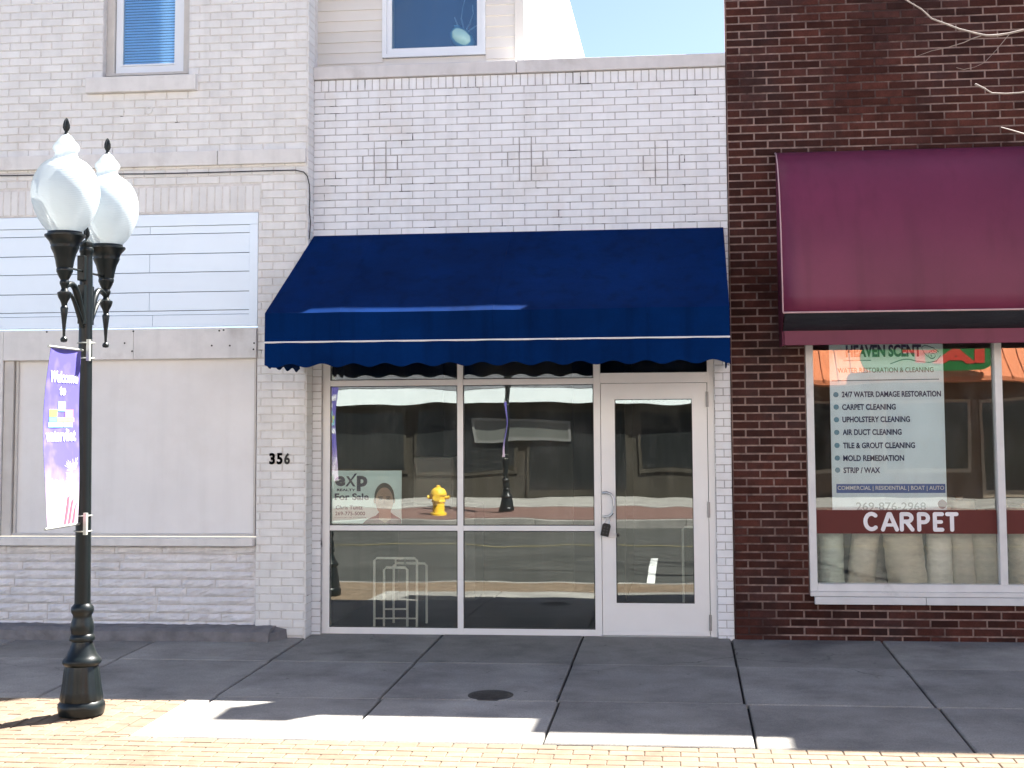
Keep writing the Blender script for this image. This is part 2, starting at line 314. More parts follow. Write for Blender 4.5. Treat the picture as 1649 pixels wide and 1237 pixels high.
mb.face([(-9,CURB+0.15,gz(CURB+0.15)-0.011),(7,CURB+0.15,gz(CURB+0.15)-0.011),(7,PAVE,gz(PAVE)-0.011),(-9,PAVE,gz(PAVE)-0.011)],1)
mb.face([(-9,PAVE,gz(PAVE)-0.011),(PX,PAVE,gz(PAVE)-0.011),(PX,PY,gz(PY)-0.011),(-9,PY,gz(PY)-0.011)],1)
struct(mb.build('brick_paving',[M['paver'],M['paver_sand']]))
mb=MB()
for k in range(-6,4): mb.box(k*2.4+0.004,k*2.4+2.396,CURB,CURB+0.148,-0.4,gz(CURB)-0.004,0,R.random())
struct(mb.build('kerb',M['concrete'],bevel=0.012))
mb=MB()
for k in range(-20,20): mb.box(k*3+0.005,k*3+2.995,FAR-0.15,FAR,-0.4,-0.12,0,R.random())
struct(mb.build('far_kerb',M['concrete'],bevel=0.012))
mb=MB(); mb.box(-60,60,FRONT-0.3,-19.3,-0.5,-0.1)
struct(mb.build('far_pavement',M['concrete']))
mb=MB(); mb.box(-60,60,-19.29,FAR-0.152,-0.5,-0.112); struct(mb.build('far_brick_strip',M['red_paver']))

# ------------------------------------------------------------------ left building (cream painted brick, two storeys)
YL=-0.18
lb=thing('corner_shop','cream painted brick building with a boarded shop window, left of the blue awning','building',(-6,0,0))
LX1=ax(493.5,600,YL); LX0=-11.0; LTOP=8.0
zb1,zb0=az(300,245,YL),az(300,268,YL)                              # stone band
zs1,zs0=az(330,300,YL),az(330,341,YL)                              # soldier course
bx1=ax(415,450,YL); zh1=az(380,342,YL); zpl=az(400,1016,YL)
wx0,wx1,wz0=ax(166,60,YL),ax(304,60,YL),az(235,124,YL)
Hc=0.0693; hole=(LX0-1,bx1,zpl-0.5,zh1); win=(wx0,wx1,wz0,wz0+1.75); sold=(LX0,bx1+0.02,zs0,zs1)
mb=MB(); mb.slab(LX0,LX1,-0.1,LTOP,YL+0.008,YL+0.3,[hole,win],1)
zpb=az(470,1027,YL)
mb.bricks(LX0,LX1,zpb,LTOP,YL,0.1945,Hc,0.008,[hole,win,sold],0,dep=0.012,bev=0.004,z_anchor=zb0-0.3)
x=bx1+0.02
while x>-8:                                                        # soldier bricks over the sign boards
    mb.brick(x-0.064,x-0.005,zs0+0.004,zs1-0.004,YL+0.003,0.01,0.004,0,lambda a,b,c:(a,b,c)); x-=0.069
for k in range(int((LTOP-zpb)/Hc)):                                # brick ends on the return towards the blue awning shop
    mb.brick(YL+0.006,YL+0.19,zpb+k*Hc+0.004,zpb+(k+1)*Hc-0.004,0,0.01,0.003,0,lambda a,b,c:(LX1-b+0.004,a,c))
mb.build('wall',[M['cream_brick'],M['cream_mortar']],lb)
mb=MB(); mb.box(LX0,ax(352,255,YL)-0.003,YL-0.035,YL+0.02,zb0,zb1); mb.box(ax(352,255,YL)+0.003,LX1-0.012,YL-0.035,YL+0.02,zb0,zb1); mb.build('stone_band',M['stone'],lb,bevel=0.006)
# upper window
uw=MB(); Yw=YL+0.10
uw.box(wx0,wx1,Yw+0.03,Yw+0.12,wz0,wz0+0.03); uw.box(wx0,ax(186,60,Yw),Yw-0.02,Yw+0.1,wz0+0.03,wz0+1.75); uw.box(ax(297,60,Yw),wx1,Yw-0.02,Yw+0.1,wz0+0.03,wz0+1.75)
uw.box(wx0+0.01,wx1-0.01,Yw-0.05,Yw+0.06,wz0+0.031,wz0+0.055)
uwo=uw.build('window',M['wood_grey'],lb,bevel=0.004)
gx0,gx1,gz0=ax(200,60,Yw+.03),ax(283,60,Yw+.03),az(240,104,Yw+.03)
mb=MB(); mb.slab(ax(187,60,Yw),ax(296,60,Yw),wz0+0.056,wz0+1.75,Yw+0.005,Yw+0.055,[(gx0,gx1,gz0,wz0+1.70)]); mb.box(gx0-0.012,gx1+0.012,Yw-0.006,Yw+0.004,gz0-0.02,gz0-0.006); mb.build('sash',M['window_white'],uwo,bevel=0.004)
mb=MB(); mb.box(gx0-0.005,gx1+0.005,Yw+0.022,Yw+0.027,gz0-0.005,wz0+1.705); mb.build('pane',M['pane'],uwo)
mb=MB()
z=gz0-0.02
while z<wz0+1.7:
    mb.mesh([(gx0-0.02,Yw+0.045,z),(gx1+0.02,Yw+0.045,z),(gx1+0.02,Yw+0.053,z+0.021),(gx0-0.02,Yw+0.053,z+0.021)],[(0,1,2,3)]); z+=0.0255
mb.build('blind',mat('pale blue blind slats',(0.80,0.90,0.97),0.5,0.02,4),uwo,solid=0.001)
mb=MB(); mb.box(wx0,wx1,YL+0.4,YL+0.42,wz0,wz0+1.75); mb.build('room_wall',M['dark_room'],uwo)
mb=MB(); mb.box(ax(141,137,YL),ax(318,137,YL),YL-0.055,YL+0.11,az(230,149,YL),wz0); mb.build('window_sill',M['stone'],lb,bevel=0.006)
# sign boards
Yb=YL+0.02
mb=MB(); zt=zh1; zlow=az(380,525,Yb); lines=[az(380,v,Yb) for v in (362,375,407,437,469,499,506)]; tx=ax(402,450,Yb)
for i in range(len(lines)-1):
    cuts=[LX0,-7.3,ax(241,430,Yb) if i%2==0 else ax(150,430,Yb),tx]
    for a,b in zip(cuts,cuts[1:]): mb.box(a+0.0015,b-0.0015,Yb,Yb+0.03,lines[i+1]+0.0025,lines[i]-0.0025,0,R.random())
mb.box(LX0,bx1-0.003,Yb-0.014,Yb+0.04,lines[0],zt-0.003); mb.box(tx,bx1-0.003,Yb-0.014,Yb+0.04,zlow,lines[0]-0.001); mb.box(LX0,ax(246,515,Yb),Yb-0.008,Yb+0.04,zlow,lines[-1]-0.001); mb.box(ax(246,515,Yb)+0.003,tx-0.001,Yb-0.008,Yb+0.04,zlow,lines[-1]-0.001)
mb.build('sign_panel',M['board'],lb,bevel=0.002)
mb=MB(); mb.box(LX0,bx1,Yb+0.033,Yb+0.05,zlow,zt); mb.build('panel_backing',M['joint'],lb)
# fascia, boarded window, sill
zf1,zf0=az(380,528,YL),az(380,577,YL); fx0=ax(8,555,YL)
mb=MB(); mb.box(fx0,ax(217,550,YL)-0.001,YL-0.03,YL+0.06,zf0,zf1); mb.box(ax(217,550,YL)+0.001,bx1,YL-0.03,YL+0.06,zf0,zf1); mb.box(LX0,fx0-0.006,YL-0.02,YL+0.06,az(200,864,YL),zf1)
fo=mb.build('fascia',M['stone'],lb,bevel=0.004)
for px,py in ((78,535),(217,534),(215,566),(343,557),(372,557),(355,533),(362,532),(411,553),(410,563),(203,553)):
    mb=MB(); p=at(px,py,YL); mb.lathe([(0.008,-0.002),(0.008,0.002)],0,0,8)
    mb.v=[(p.x+v[0],YL-0.031-v[2],p.z+v[1]) for v in mb.v]; mb.build('bolt_head',M['cable'],fo)
zp0=az(380,864,YL)
mb=MB(); mb.box(fx0,bx1-0.012,YL+0.045,YL+0.08,zp0,zf0); bw=mb.build('boarded_window',M['panel'],lb)
mb=MB(); mb.box(fx0,ax(20,700,YL),YL+0.0,YL+0.044,zp0,zf0-0.002); mb.box(ax(22,700,YL),ax(26,700,YL),YL+0.02,YL+0.044,zp0+0.01,zf0-0.004); mb.box(bx1-0.03,bx1-0.012,YL+0.02,YL+0.044,zp0,zf0-0.002); mb.box(ax(20,700,YL)+0.001,bx1-0.031,YL+0.015,YL+0.044,zp0,zp0+0.022)
mb.build('frame',M['wood_grey'],bw,bevel=0.003)
zq1,zq0=az(380,866,YL),az(380,879,YL)
mb=MB(); mb.box(LX0,ax(410,872,YL),YL-0.06,YL+0.05,zq0,zq1); mb.build('sill',M['stone'],bw,bevel=0.005)
# split-faced stone below the window
mb=MB(); mb.box(LX0,bx1-0.004,YL+0.045,YL+0.2,zpl,zq0,1); z=zq0-0.004; Hs=(zq0-zpl)/10.0
def split_stone(a,b,c,d,r):
    nx=max(3,int((b-a)/0.035)); nz=4; vs=[]; seed=R.uniform(0,50)
    for k in range(nz+1):
        for i in range(nx+1):
            u,v=i/nx,k/nz; e=min(1,min(u*nx,(nx-u*nx))/1.0)*min(1,min(v,1-v)*3.2)
            yy=YL+0.04-e*(0.010+0.011*R.random()+0.008*math.sin(seed+u*9)*math.sin(seed*2+v*4))-0.004*(1-v)
            vs.append((a+(b-a)*u,yy,c+(d-c)*v+(R.uniform(-0.003,0.003) if 0<k<nz else 0)))
    mb.mesh(vs,[(k*(nx+1)+i,k*(nx+1)+i+1,(k+1)*(nx+1)+i+1,(k+1)*(nx+1)+i) for k in range(nz) for i in range(nx)],0,r)
for k in range(10):
    x=bx1-0.006
    while x>-8.5:
        l=R.uniform(0.35,1.0) if R.random()<0.75 else R.uniform(0.15,0.3)
        split_stone(x-l+0.003,x-0.003,z-Hs+0.003,z-0.003,R.random()); x-=l
    z-=Hs
mb.build('stone_veneer',[M['veneer'],M['cream_mortar']],lb,smooth=False)
# plinth
YP=-0.40
mb=MB(); x1=ax(432,1030,YP); n=70; zt=az(300,1016,YP); vs=[]; prof=[(YL+0.05,zt+0.02),(YP+0.06,zt+0.012),(YP+0.01,zt-0.01),(YP,zt-0.05),(YP-0.008,-0.03),(YP-0.01,-0.12)]
for i in range(n+1):
    x=-8+(x1+8)*i/n
    for j,(y,zz) in enumerate(prof): vs.append((x,y+R.uniform(-0.006,0.006),zz+R.uniform(-0.005,0.005)))
q=len(prof); fs=[(i*q+j,i*q+j+1,(i+1)*q+j+1,(i+1)*q+j) for i in range(n) for j in range(q-1)]
fs.append(tuple(n*q+j for j in range(q)))
mb.mesh(vs,fs); mb.build('plinth',M['plinth'],lb)
mb=MB(); zk=zpb-0.01                                               # ragged mortar filling at the pillar foot
pts=[(x1,zt-0.02),(x1+0.09,zt-0.025),(x1+0.10,-0.04),(x1,-0.05)]
mb.mesh([(x1-0.01,YP+0.02,-0.05),(x1+0.07,YP+0.12,-0.05),(x1+0.10,YL-0.0,-0.05),(x1-0.01,YP+0.03,zt-0.02),(x1+0.05,YP+0.13,zt-0.02),(x1+0.09,YL-0.0,zt-0.01),(x1-0.01,YL,zt+0.01),(x1-0.01,YL,-0.05)],[(0,1,4,3),(1,2,5,4),(3,4,5,6)])
mb.build('rubble_footing',M['plinth'],lb)
# house number
mb=MB(); p0,p1=at(433,748,YL),at(469,729.5,YL)
for i,ch in enumerate('356'): wd=(p1.x-p0.x)/3; mb.text(ch,facing(0,YL-0.003,0),(p0.x+i*wd+0.006,p0.x+(i+1)*wd-0.010,p0.z,p1.z),0.035,0,0.007); mb.build('house_number',M['black'],lb)
mb=MB(); p=at(240,178,YL)
ring=[(p.x+0.03*math.cos(a*PI/8),YL-0.004,p.z+0.03*math.sin(a*PI/8)) for a in range(-9,7)]; mb.tube(ring,0.006,6); mb.build('old_fitting',M['cream_brick'],lb,smooth=True)

# service cable along the band and down the corner
pts=[at(px,py,YL-0.02) for px,py in ((-300,291),(0,283),(60,282),(150,280.5),(240,280),(330,278),(430,275),(475,274),(489,277),(495,284),(498,297),(499,318),(498,338),(500,358),(498,385))]
mb=MB(); mb.tube(pts,0.005,8); tag(mb.build('cable',M['cable'],smooth=True),'thin black cable pinned under the stone band of the cream brick building','cable')

# ------------------------------------------------------------------ middle building (white painted brick, blue awning)
mbld=thing('brick_storefront','white painted brick shop with glazed front between cream corner shop and brown brick shop','building',(-1.4,0,0))
MX0,MX1=LX1+0.002,ax(1168,100,0)+0.0
zc1,zc0=az(833,98,0),az(833,119,0); zso=zc0-0.107
SX0,SX1=ax(517,800,0),ax(1153,800,0); ZHEAD=az(740,560,0.05)
HM=0.0643; LM=0.1965
hole=(SX0,SX1,-1,ZHEAD)
mb=MB(); mb.slab(MX0,MX1,-0.1,zc0,0.006,0.28,[hole],1)
za=zso-40*HM; ho=[hole]; crosses=[]
for px in (612,846,1065):
    c=ax(px,262,0); k1=round((az(px,226,0)-za)/HM); zt=za+k1*HM
    crosses.append((c,zt)); ho.append((c-0.053,c+0.053,zt-6*HM,zt)); ho.append((c-0.156,c+0.156,zt-4*HM,zt-2*HM))
mb.bricks(MX0,MX1,-0.02,zso,0,LM,HM,0.0065,ho,0,dep=0.009,bev=0.0025,z_anchor=za)
idf=lambda a,b,c:(a,b,c)
for c,zt in crosses:                                               # three small crosses of header bricks
    for k in range(6): mb.brick(c-0.0475,c+0.0475,zt-(k+1)*HM+0.0035,zt-k*HM-0.0035,-0.002 if k%2 else -0.003,0.012,0.0025,0,idf,0.002)
    for k in (2,3):
        for s in (-1,1):
            a,b=(c+0.0575,c+0.149) if s>0 else (c-0.149,c-0.0575); mb.brick(a,b,zt-(k+1)*HM+0.0035,zt-k*HM-0.0035,-0.002,0.012,0.0025,0,idf,0.002)
for c,zt in crosses:                                               # bare dark joints that outline the crosses
    for a,b,c0,c1 in [(c+s_*0.0525-0.0022,c+s_*0.0525+0.0022,zt-6*HM,zt) for s_ in (-1,1)]+[(c+s_*0.1535-0.0022,c+s_*0.1535+0.0022,zt-4*HM,zt-2*HM) for s_ in (-1,1)]+[(c-0.153,c+0.153,zt-q*HM-0.0022,zt-q*HM+0.0022) for q in (2,4)]+[(c-0.052,c+0.052,zt-q*HM-0.0022,zt-q*HM+0.0022) for q in (0,6)]:
        mb.box(a,b,0.0015+0.0004*(c1-c0>0.01),0.0058,c0,c1,2)
x=MX0
while x<MX1-0.02:
    mb.brick(x+0.004,min(x+0.0615,MX1-0.001),zso+0.005,zc0-0.004,0,0.009,0.003,0,idf,0.002); x+=0.0655
for k in range(int(ZHEAD/HM)):                                     # reveals beside the shop front
    z=k*HM-0.02
    mb.brick(0.006,0.09,z+0.003,z+HM-0.003,0,0.01,0.002,0,lambda a,b,c:(SX1+0.009-b if False else SX1-0.001+b*0.5,a,c))
mb.build('wall',[M['white_brick'],M['white_mortar'],mat('bare grey mortar',(0.40,0.38,0.37),0.9,0.5,9)],mbld)
mb=MB(); xj=ax(832,108,0); mb.box(MX0,xj-0.002,-0.03,0.24,zc0+0.003,zc1); mb.box(xj+0.002,MX1-0.002,-0.03,0.24,zc0+0.003,zc1); mb.build('coping',M['coping'],mbld,bevel=0.006)
# upper storey with siding, set just behind the coping
YS_=0.25; ux0,ux1=ax(511,60,YS_),ax(842,60,YS_); UT=7.02; cxp=ax(829,60,YS_)
ow0,ow1,oz0=ax(616,50,YS_),ax(782,50,YS_),az(700,91,YS_)
mb=MB(); mb.slab(ux0,ux1,4.7,UT,YS_+0.02,YS_+0.16,[(ow0,ow1,oz0,6.6)]); mb.box(ux1-0.02,ux1,YS_+0.16,12,4.2,UT); mb.box(ux0,ux0+0.02,YS_+0.16,12,4.2,UT); mb.box(ux0,ux1,11.9,12,4.2,UT-0.01)
z=zc1-0.1; E=0.098
while z<UT:
    for a,b in ((ux0,ow0),(ow1,cxp)) if z+E/2>oz0 and z<6.6 else ((ux0,cxp),):
        mb.mesh([(a,YS_,z),(b,YS_,z),(b,YS_+0.014,z+E+0.012),(a,YS_+0.014,z+E+0.012),(a,YS_+0.018,z),(b,YS_+0.018,z)],[(0,1,2,3),(0,4,5,1)],0,R.random())
    z+=E
mb.box(cxp+0.002,ux1+0.012,YS_-0.008,YS_+0.07,4.7,UT); zz=5.84
for z in (4.3,5.07,5.84,6.45): mb.box(ux1+0.001,ux1+0.012,YS_+0.072,11.9,z,z+(0.76 if z<5.8 else 0.6)-0.006)
mb.build('upper_storey',M['siding'],mbld)
mb=MB(); mb.box(ux0-0.1,ux1+0.012,0.15,12.1,UT+0.002,UT+0.10); mb.box(ux1+0.035,MX1-0.01,0.29,12,4.55,4.62); mb.build('roof',M['coping'],mbld)
Yw=YS_+0.02; gx0,gx1,gz0=ax(632,40,Yw),ax(769,40,Yw),az(700,77.5,Yw)
mb=MB(); mb.slab(ow0+0.001,ow1-0.001,oz0+0.001,6.59,YS_-0.022,YS_+0.012,[(ax(624,40,Yw),ax(777,40,Yw),az(700,86,Yw),6.55)]); mb.slab(ax(624,40,Yw)+0.001,ax(777,40,Yw)-0.001,az(700,86,Yw)+0.001,6.549,YS_-0.008,YS_+0.03,[(gx0,gx1,gz0,6.5)])
uo=mb.build('window',M['window_white'],mbld,bevel=0.004)
mb=MB(); mb.box(gx0-0.004,gx1+0.004,YS_+0.012,YS_+0.017,gz0-0.004,6.504); mb.build('pane',M['pane'],uo)
mb=MB(); mb.box(ow0,ow1,YS_+0.5,YS_+0.52,4.8,6.6); mb.box(ow0,ow1,YS_+0.03,YS_+0.49,gz0-0.05,gz0-0.03); mb.build('room_wall',mat('dim blue room',(0.10,0.14,0.19),0.7,0.1,2),uo)
# shop front
YF=0.05
def rail(m,x0,x1,z0,z1,y0=YF,y1=YF+0.07): m.box(x0,x1,y0,y1,z0,z1)
sx=lambda px:ax(px,800,YF); szz=lambda py,px=740:az(px,py,YF)
j0,j1=sx(518.5),sx(531); m0,m1=sx(736.5),sx(746); d0,d1=sx(957),sx(968); e0,e1=sx(1141.5),SX1-0.002
zT1,zT0=szz(611),szz(620.5); zM1,zM0=szz(846.5),szz(855); zB1=szz(1012); zD1=szz(600,1050); zD0=szz(616.5,1050); ZB=0.0
mb=MB(); rail(mb,j0,j1,ZB,ZHEAD); rail(mb,m0,m1,ZB,ZHEAD,YF+0.001); rail(mb,d0,d1,ZB,ZHEAD); rail(mb,e0,e1,ZB,ZHEAD)
for a,b in ((j1,m0),(m1,d0)):
    for c,d in ((zT0,zT1),(zM0,zM1),(ZB,zB1),(ZHEAD-0.05,ZHEAD)): rail(mb,a,b,c,d,YF+0.003)
rail(mb,d1,e0,zD0,zD1,YF+0.003); rail(mb,d1,e0,ZHEAD-0.05,ZHEAD,YF+0.003); rail(mb,d1,e0,zD1-0.012,zD1,YF-0.012,YF+0.002)
mb.box(SX0-0.0,j0-0.001,YF+0.02,YF+0.06,ZB,ZHEAD)
sf=mb.build('shop_window',M['frame'],mbld,bevel=0.003)
for (a,b) in ((j1,m0),(m1,d0)):
    for (c,d) in ((zB1,zM0),(zM1,zT0),(zT1,ZHEAD-0.05)):
        g=MB(); g.box(a-0.006,b+0.006,YF+0.014,YF+0.020,c-0.006,d+0.006); g.build('pane',M['shopglass'],sf)
        g=MB()
        for x,y,p,q in ((a,a+0.007,c,d),(b-0.007,b,c,d),(a+0.0071,b-0.0071,c,c+0.007),(a+0.0071,b-0.0071,d-0.007,d)): g.box(x,y,YF+0.007,YF+0.0135,p,q)
        g.build('gasket',M['black'],sf)
g=MB(); g.box(d1-0.006,e0+0.006,YF+0.014,YF+0.020,zD1-0.006,ZHEAD-0.044); g.build('pane',M['shopglass'],sf)
# door
dx0,dx1,dz0,dz1=d1+0.004,e0-0.005,0.012,zD0-0.004; hx0,hx1=sx(991),sx(1116.5); hz0,hz1=szz(972,1050),szz(642.5,1050)
mb=MB(); mb.slab(dx0,dx1,dz0,dz1,YF+0.008,YF+0.055,[(hx0,hx1,hz0,hz1)]); mb.slab(hx0-0.02,hx1+0.02,hz0-0.02,hz1+0.02,YF+0.001,YF+0.0078,[(hx0+0.001,hx1-0.001,hz0+0.001,hz1-0.001)])
mb.box(dx0+0.01,dx1-0.01,YF+0.004,YF+0.0079,dz0+0.01,dz0+0.03)
do=mb.build('door',M['frame'],mbld,bevel=0.003)
mb=MB(); mb.box(hx0-0.005,hx1+0.005,YF+0.03,YF+0.036,hz0-0.005,hz1+0.005); mb.build('pane',M['shopglass'],do)
mb=MB()
for x,y,p,q in ((hx0,hx0+0.007,hz0,hz1),(hx1-0.007,hx1,hz0,hz1),(hx0+0.0071,hx1-0.0071,hz0,hz0+0.007),(hx0+0.0071,hx1-0.0071,hz1-0.007,hz1)): mb.box(x,y,YF+0.018,YF+0.029,p,q)
mb.build('gasket',M['black'],do)
Yh=YF-0.05
mb=MB(); ps=[(971,794,YF+0.006),(971.5,793.5,Yh+0.02),(977,793,Yh),(984,796,Yh),(987.5,803,Yh),(987.5,815,Yh),(987,826,Yh),(982,831,Yh),(974,832.5,Yh+0.01),(972.5,832.5,YF+0.006)]
mb.tube([at(*p) for p in ps],0.0115,10); p=at(971.5,794,YF); mb.box(p.x-0.016,p.x+0.016,YF-0.0,YF+0.0079,p.z-0.016,p.z+0.016); p=at(972.5,832.5,YF); mb.box(p.x-0.016,p.x+0.016,YF,YF+0.0079,p.z-0.016,p.z+0.016)
mb.build('door_handle',M['chrome'],do,smooth=True)
mb=MB(); p=at(989,862,YF); mb.box(p.x-0.04,p.x+0.018,YF-0.006,YF+0.0079,p.z-0.022,p.z+0.02); mb.build('lock_plate',M['frame'],do,bevel=0.004)
mb=MB(); p=at(995,862,YF); mb.tube([(p.x,YF-0.03,p.z),(p.x,YF+0.02,p.z)],0.013,12); mb.build('lock_cylinder',M['black'],do,smooth=True)
for py in (643,821,1003):
    mb=MB(); x=(dx1+e0)/2; z=szz(py,1140); mb.tube([(x,YF-0.004,z-0.065),(x,YF-0.004,z+0.065)],0.011,10); mb.build('hinge',mat('dull hinge steel',(0.35,0.34,0.33),0.45,0.1,20,metal=0.6),do,smooth=True)
mb=MB(); mb.box(dx0-0.02,dx1+0.02,YF-0.03,YF+0.1,-0.004,0.010); mb.build('threshold',M['chrome'],mbld)
# the dim shop behind the glass
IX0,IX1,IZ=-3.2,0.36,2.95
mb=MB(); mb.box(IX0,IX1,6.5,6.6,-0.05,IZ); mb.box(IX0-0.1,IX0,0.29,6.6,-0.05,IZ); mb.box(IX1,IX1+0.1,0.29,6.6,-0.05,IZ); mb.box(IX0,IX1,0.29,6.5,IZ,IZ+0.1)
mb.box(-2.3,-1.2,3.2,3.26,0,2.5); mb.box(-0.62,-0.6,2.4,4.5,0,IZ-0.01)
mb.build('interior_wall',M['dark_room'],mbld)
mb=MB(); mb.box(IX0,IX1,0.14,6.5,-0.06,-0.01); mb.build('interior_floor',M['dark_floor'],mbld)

# lockbox
p=at(975.5,853,Yh-0.012); mb=MB(); c,s_=math.cos(0.22),math.sin(0.22)
lk=thing('lockbox','black key lockbox hanging from the handle of the white shop door','lockbox',tuple(p))
def lp(u,v,t): return (p.x+u*c+v*s_, p.y+t, p.z-u*s_+v*c)
out=[(-0.034,-0.055),(0.034,-0.055),(0.036,0.035),(0.026,0.052),(-0.026,0.052),(-0.036,0.035)]
mb.poly(out,lambda u,v,t:lp(u,v,0.018-t),0,0.036); bo=mb.build('case',M['black'],lk,bevel=0.004)
gb=mat('dark grey buttons',(0.05,0.05,0.055),0.5)
for k in range(6): mb=MB(); mb.poly(ell((k%2)*0.026-0.013,0.02-(k//2)*0.024,0.007,0.007,10),lambda u,v,t:lp(u,v,-0.0182-t),0,0.003); mb.build('button',gb,bo)
mb=MB(); mb.tube([lp(-0.018,0.05,0),lp(-0.016,0.085,0),lp(-0.008,0.105,0),lp(0.008,0.105,0),lp(0.016,0.085,0),lp(0.018,0.05,0)],0.006,8); mb.build('shackle',M['chrome'],lk,smooth=True)

# for-sale board inside the first pane
Yg=0.095; sgx=lambda px:ax(px,800,Yg); sgz=lambda py:az(600,py,Yg)
sg=thing('sale_sign','pale teal for sale sign with a portrait in the upper left shop pane','sign',tuple(at(590,845,Yg)))
mb=MB(); mb.box(sgx(534),sgx(646.5),Yg,Yg+0.012,sgz(843),sgz(758)); mb.build('panel',mat('pale teal print',(0.70,0.88,0.87),0.4,0.03,2),sg)
navy=mat('navy print',(0.012,0.02,0.075),0.5); FNs=facing(0,Yg-0.0006,0)
def bx(a,b,c,d): return (sgx(a),sgx(b),sgz(d),sgz(c))
mb=MB(); mb.text('e',FNs,bx(539.5,556,766.5,783),0.045); mb.text('p',FNs,bx(574.5,591.5,766.5,791),0.045)
q=lambda *ps:[(sgx(a),sgz(b)) for a,b in ps]
mb.poly(q((556,783.5),(559.5,783.5),(575,762.5),(571.5,762.5)),FNs,0,0.001); mb.poly(q((557.5,767),(561.5,767),(572.5,783.5),(568.5,783.5)),FNs,0,0.0012)
mb.text('REALTY',FNs,bx(542.5,572.5,787,791),0.03); mb.text('For Sale',FNs,bx(539,594,794.5,805.5),0.035)
mb.text('Chris Tuntz',FNs,bx(541,584,814,820.5),0.012); mb.text('269-775-5000',FNs,bx(540,588,824,830),0.012); mb.text('Commercial Property',FNs,bx(539,590,832.5,834.5),0.0)
mb.build('lettering',navy,sg)
por=thing  # (portrait printed on the board)
mb=MB(); cxp_,f=sgx(620),lambda k:facing(0,Yg-0.0006-0.0006*k,0)
mb.poly([(sgx(a),sgz(b)) for a,b in ((584,843),(592,836),(606,830),(611,824),(628,824),(634,829),(646,836),(646.4,843))],f(0),0)          # shirt
mb.poly([(sgx(a),sgz(b)) for a,b in ((610,836),(611,815),(629,815),(630,836),(620,842))],f(1),1)
mb.poly(ell(sgx(619),sgz(801),0.088,0.125,36),f(1.5),2); mb.poly(ell(sgx(619),sgz(807),0.078,0.118,36),f(2.5),1)
for s in (-1,1):
    mb.poly(ell(sgx(619)+s*0.083,sgz(806),0.012,0.026,14),f(1.2),1)
    mb.poly(ell(sgx(619)+s*0.032,sgz(804),0.017,0.007,14),f(3.5),2); mb.poly(ell(sgx(619)+s*0.034,sgz(800.5),0.024,0.005,14),f(3.5),2)
mb.poly([(sgx(619)-0.012,sgz(811)),(sgx(619)+0.012,sgz(811)),(sgx(619)+0.004,sgz(804)),(sgx(619)-0.004,sgz(804))],f(3.5),3); mb.poly(ell(sgx(619),sgz(817),0.03,0.006,16),f(3.5),3)
mb.build('portrait',[mat('maroon print',(0.16,0.05,0.07),0.5),mat('skin print',(0.38,0.25,0.19),0.5),mat('dark hair print',(0.03,0.03,0.03),0.5),mat('shade print',(0.22,0.12,0.10),0.5)],sg)

# white tube rack inside the lower pane
rk=thing('display_rack','white tubular display rack standing inside the lower left shop pane','rack',(-2.4,0.6,-0.01))
wt=mat('white coated tube',(0.82,0.83,0.76),0.35,0.02,5)
def uframe(a,b,t,Y,name,z0=-0.005):
    mb=MB(); x0,x1,z1=ax(a,900,Y),ax(b,900,Y),az(640,t,Y)
    mb.tube([(x0,Y,z0),(x0,Y,z1-0.02),(x0+0.02,Y,z1),(x1-0.02,Y,z1),(x1,Y,z1-0.02),(x1,Y,z0)],0.011,8); mb.build(name,wt,rk,smooth=True)
uframe(603,671.5,899,0.45,'frame'); uframe(618.5,656,914,0.55,'frame'); uframe(634,687,907,0.75,'frame')
for pa,pb in ((at(618.5,981,0.5),at(656,981,0.5)),(at(603,996,0.46),at(671,996,0.46)),(at(637,899,0.45),at(637,914,0.55)),(at(652,899,0.45),at(652,907,0.75))): mb=MB(); mb.tube([pa,pb],0.008,6); mb.build('cross_bar',wt,rk,smooth=True)
rk2=thing('display_rack','white tubular frame standing inside behind the glass of the shop door','rack',(-0.1,1.0,-0.01)); rk_=rk; rk=rk2
uframe(1100,1128,848,0.95,'frame'); rk=rk_
# dim cabinet deep in the shop
cb=thing('cabinet','pale boxy cabinet on a counter, dim behind the upper left pane','cabinet',(-2.6,2.6,0))
mb=MB(); mb.box(-2.95,-2.15,2.4,3.0,-0.01,0.95); mb.build('counter',mat('grey counter',(0.16,0.16,0.15),0.6,0.1,4),cb,bevel=0.005)
mb=MB(); mb.box(-2.80,-2.38,2.45,2.85,0.952,1.45); mb.box(-2.78,-2.40,2.43,2.449,0.97,1.43); mb.build('body',mat('off white steel',(0.5,0.5,0.47),0.5,0.05,4),cb,bevel=0.005)

# vase in the upper window
Yv=0.34; vc=at(746,62,Yv)
va=thing('vase','pale teal egg shaped vase with twigs behind the upper siding window','vase',(vc.x,Yv,gz0-0.03))
mb=MB(); mb.lathe([(0.02,0.0),(0.07,0.015),(0.105,0.07),(0.115,0.12),(0.10,0.18),(0.07,0.225),(0.035,0.25),(0.03,0.27)],0,0,28)
th=-0.35; mb.v=[(vc.x+v[0]*math.cos(th)-(v[2]-0.1)*math.sin(th)*-1, Yv+v[1], gz0-0.005+0.0+v[0]*0.0+v[2]*0.82) for v in mb.v]
mb.build('body',mat('teal glaze',(0.36,0.60,0.60),0.2,0.08,4,spec=0.7),va,smooth=True)
tg=mat('pale twig',(0.5,0.47,0.45),0.7)
for pl in ([(748,50),(743,30),(745,12),(751,-8)],[(750,50),(757,38),(762,22),(761,8)],[(740,48),(736,38),(732,28)],[(752,52),(764,44),(770,40)]): mb=MB(); mb.tube([at(a,b,Yv) for a,b in pl],[0.008,0.007,0.005,0.004][:len(pl)],6); mb.build('twig',tg,va,smooth=True)

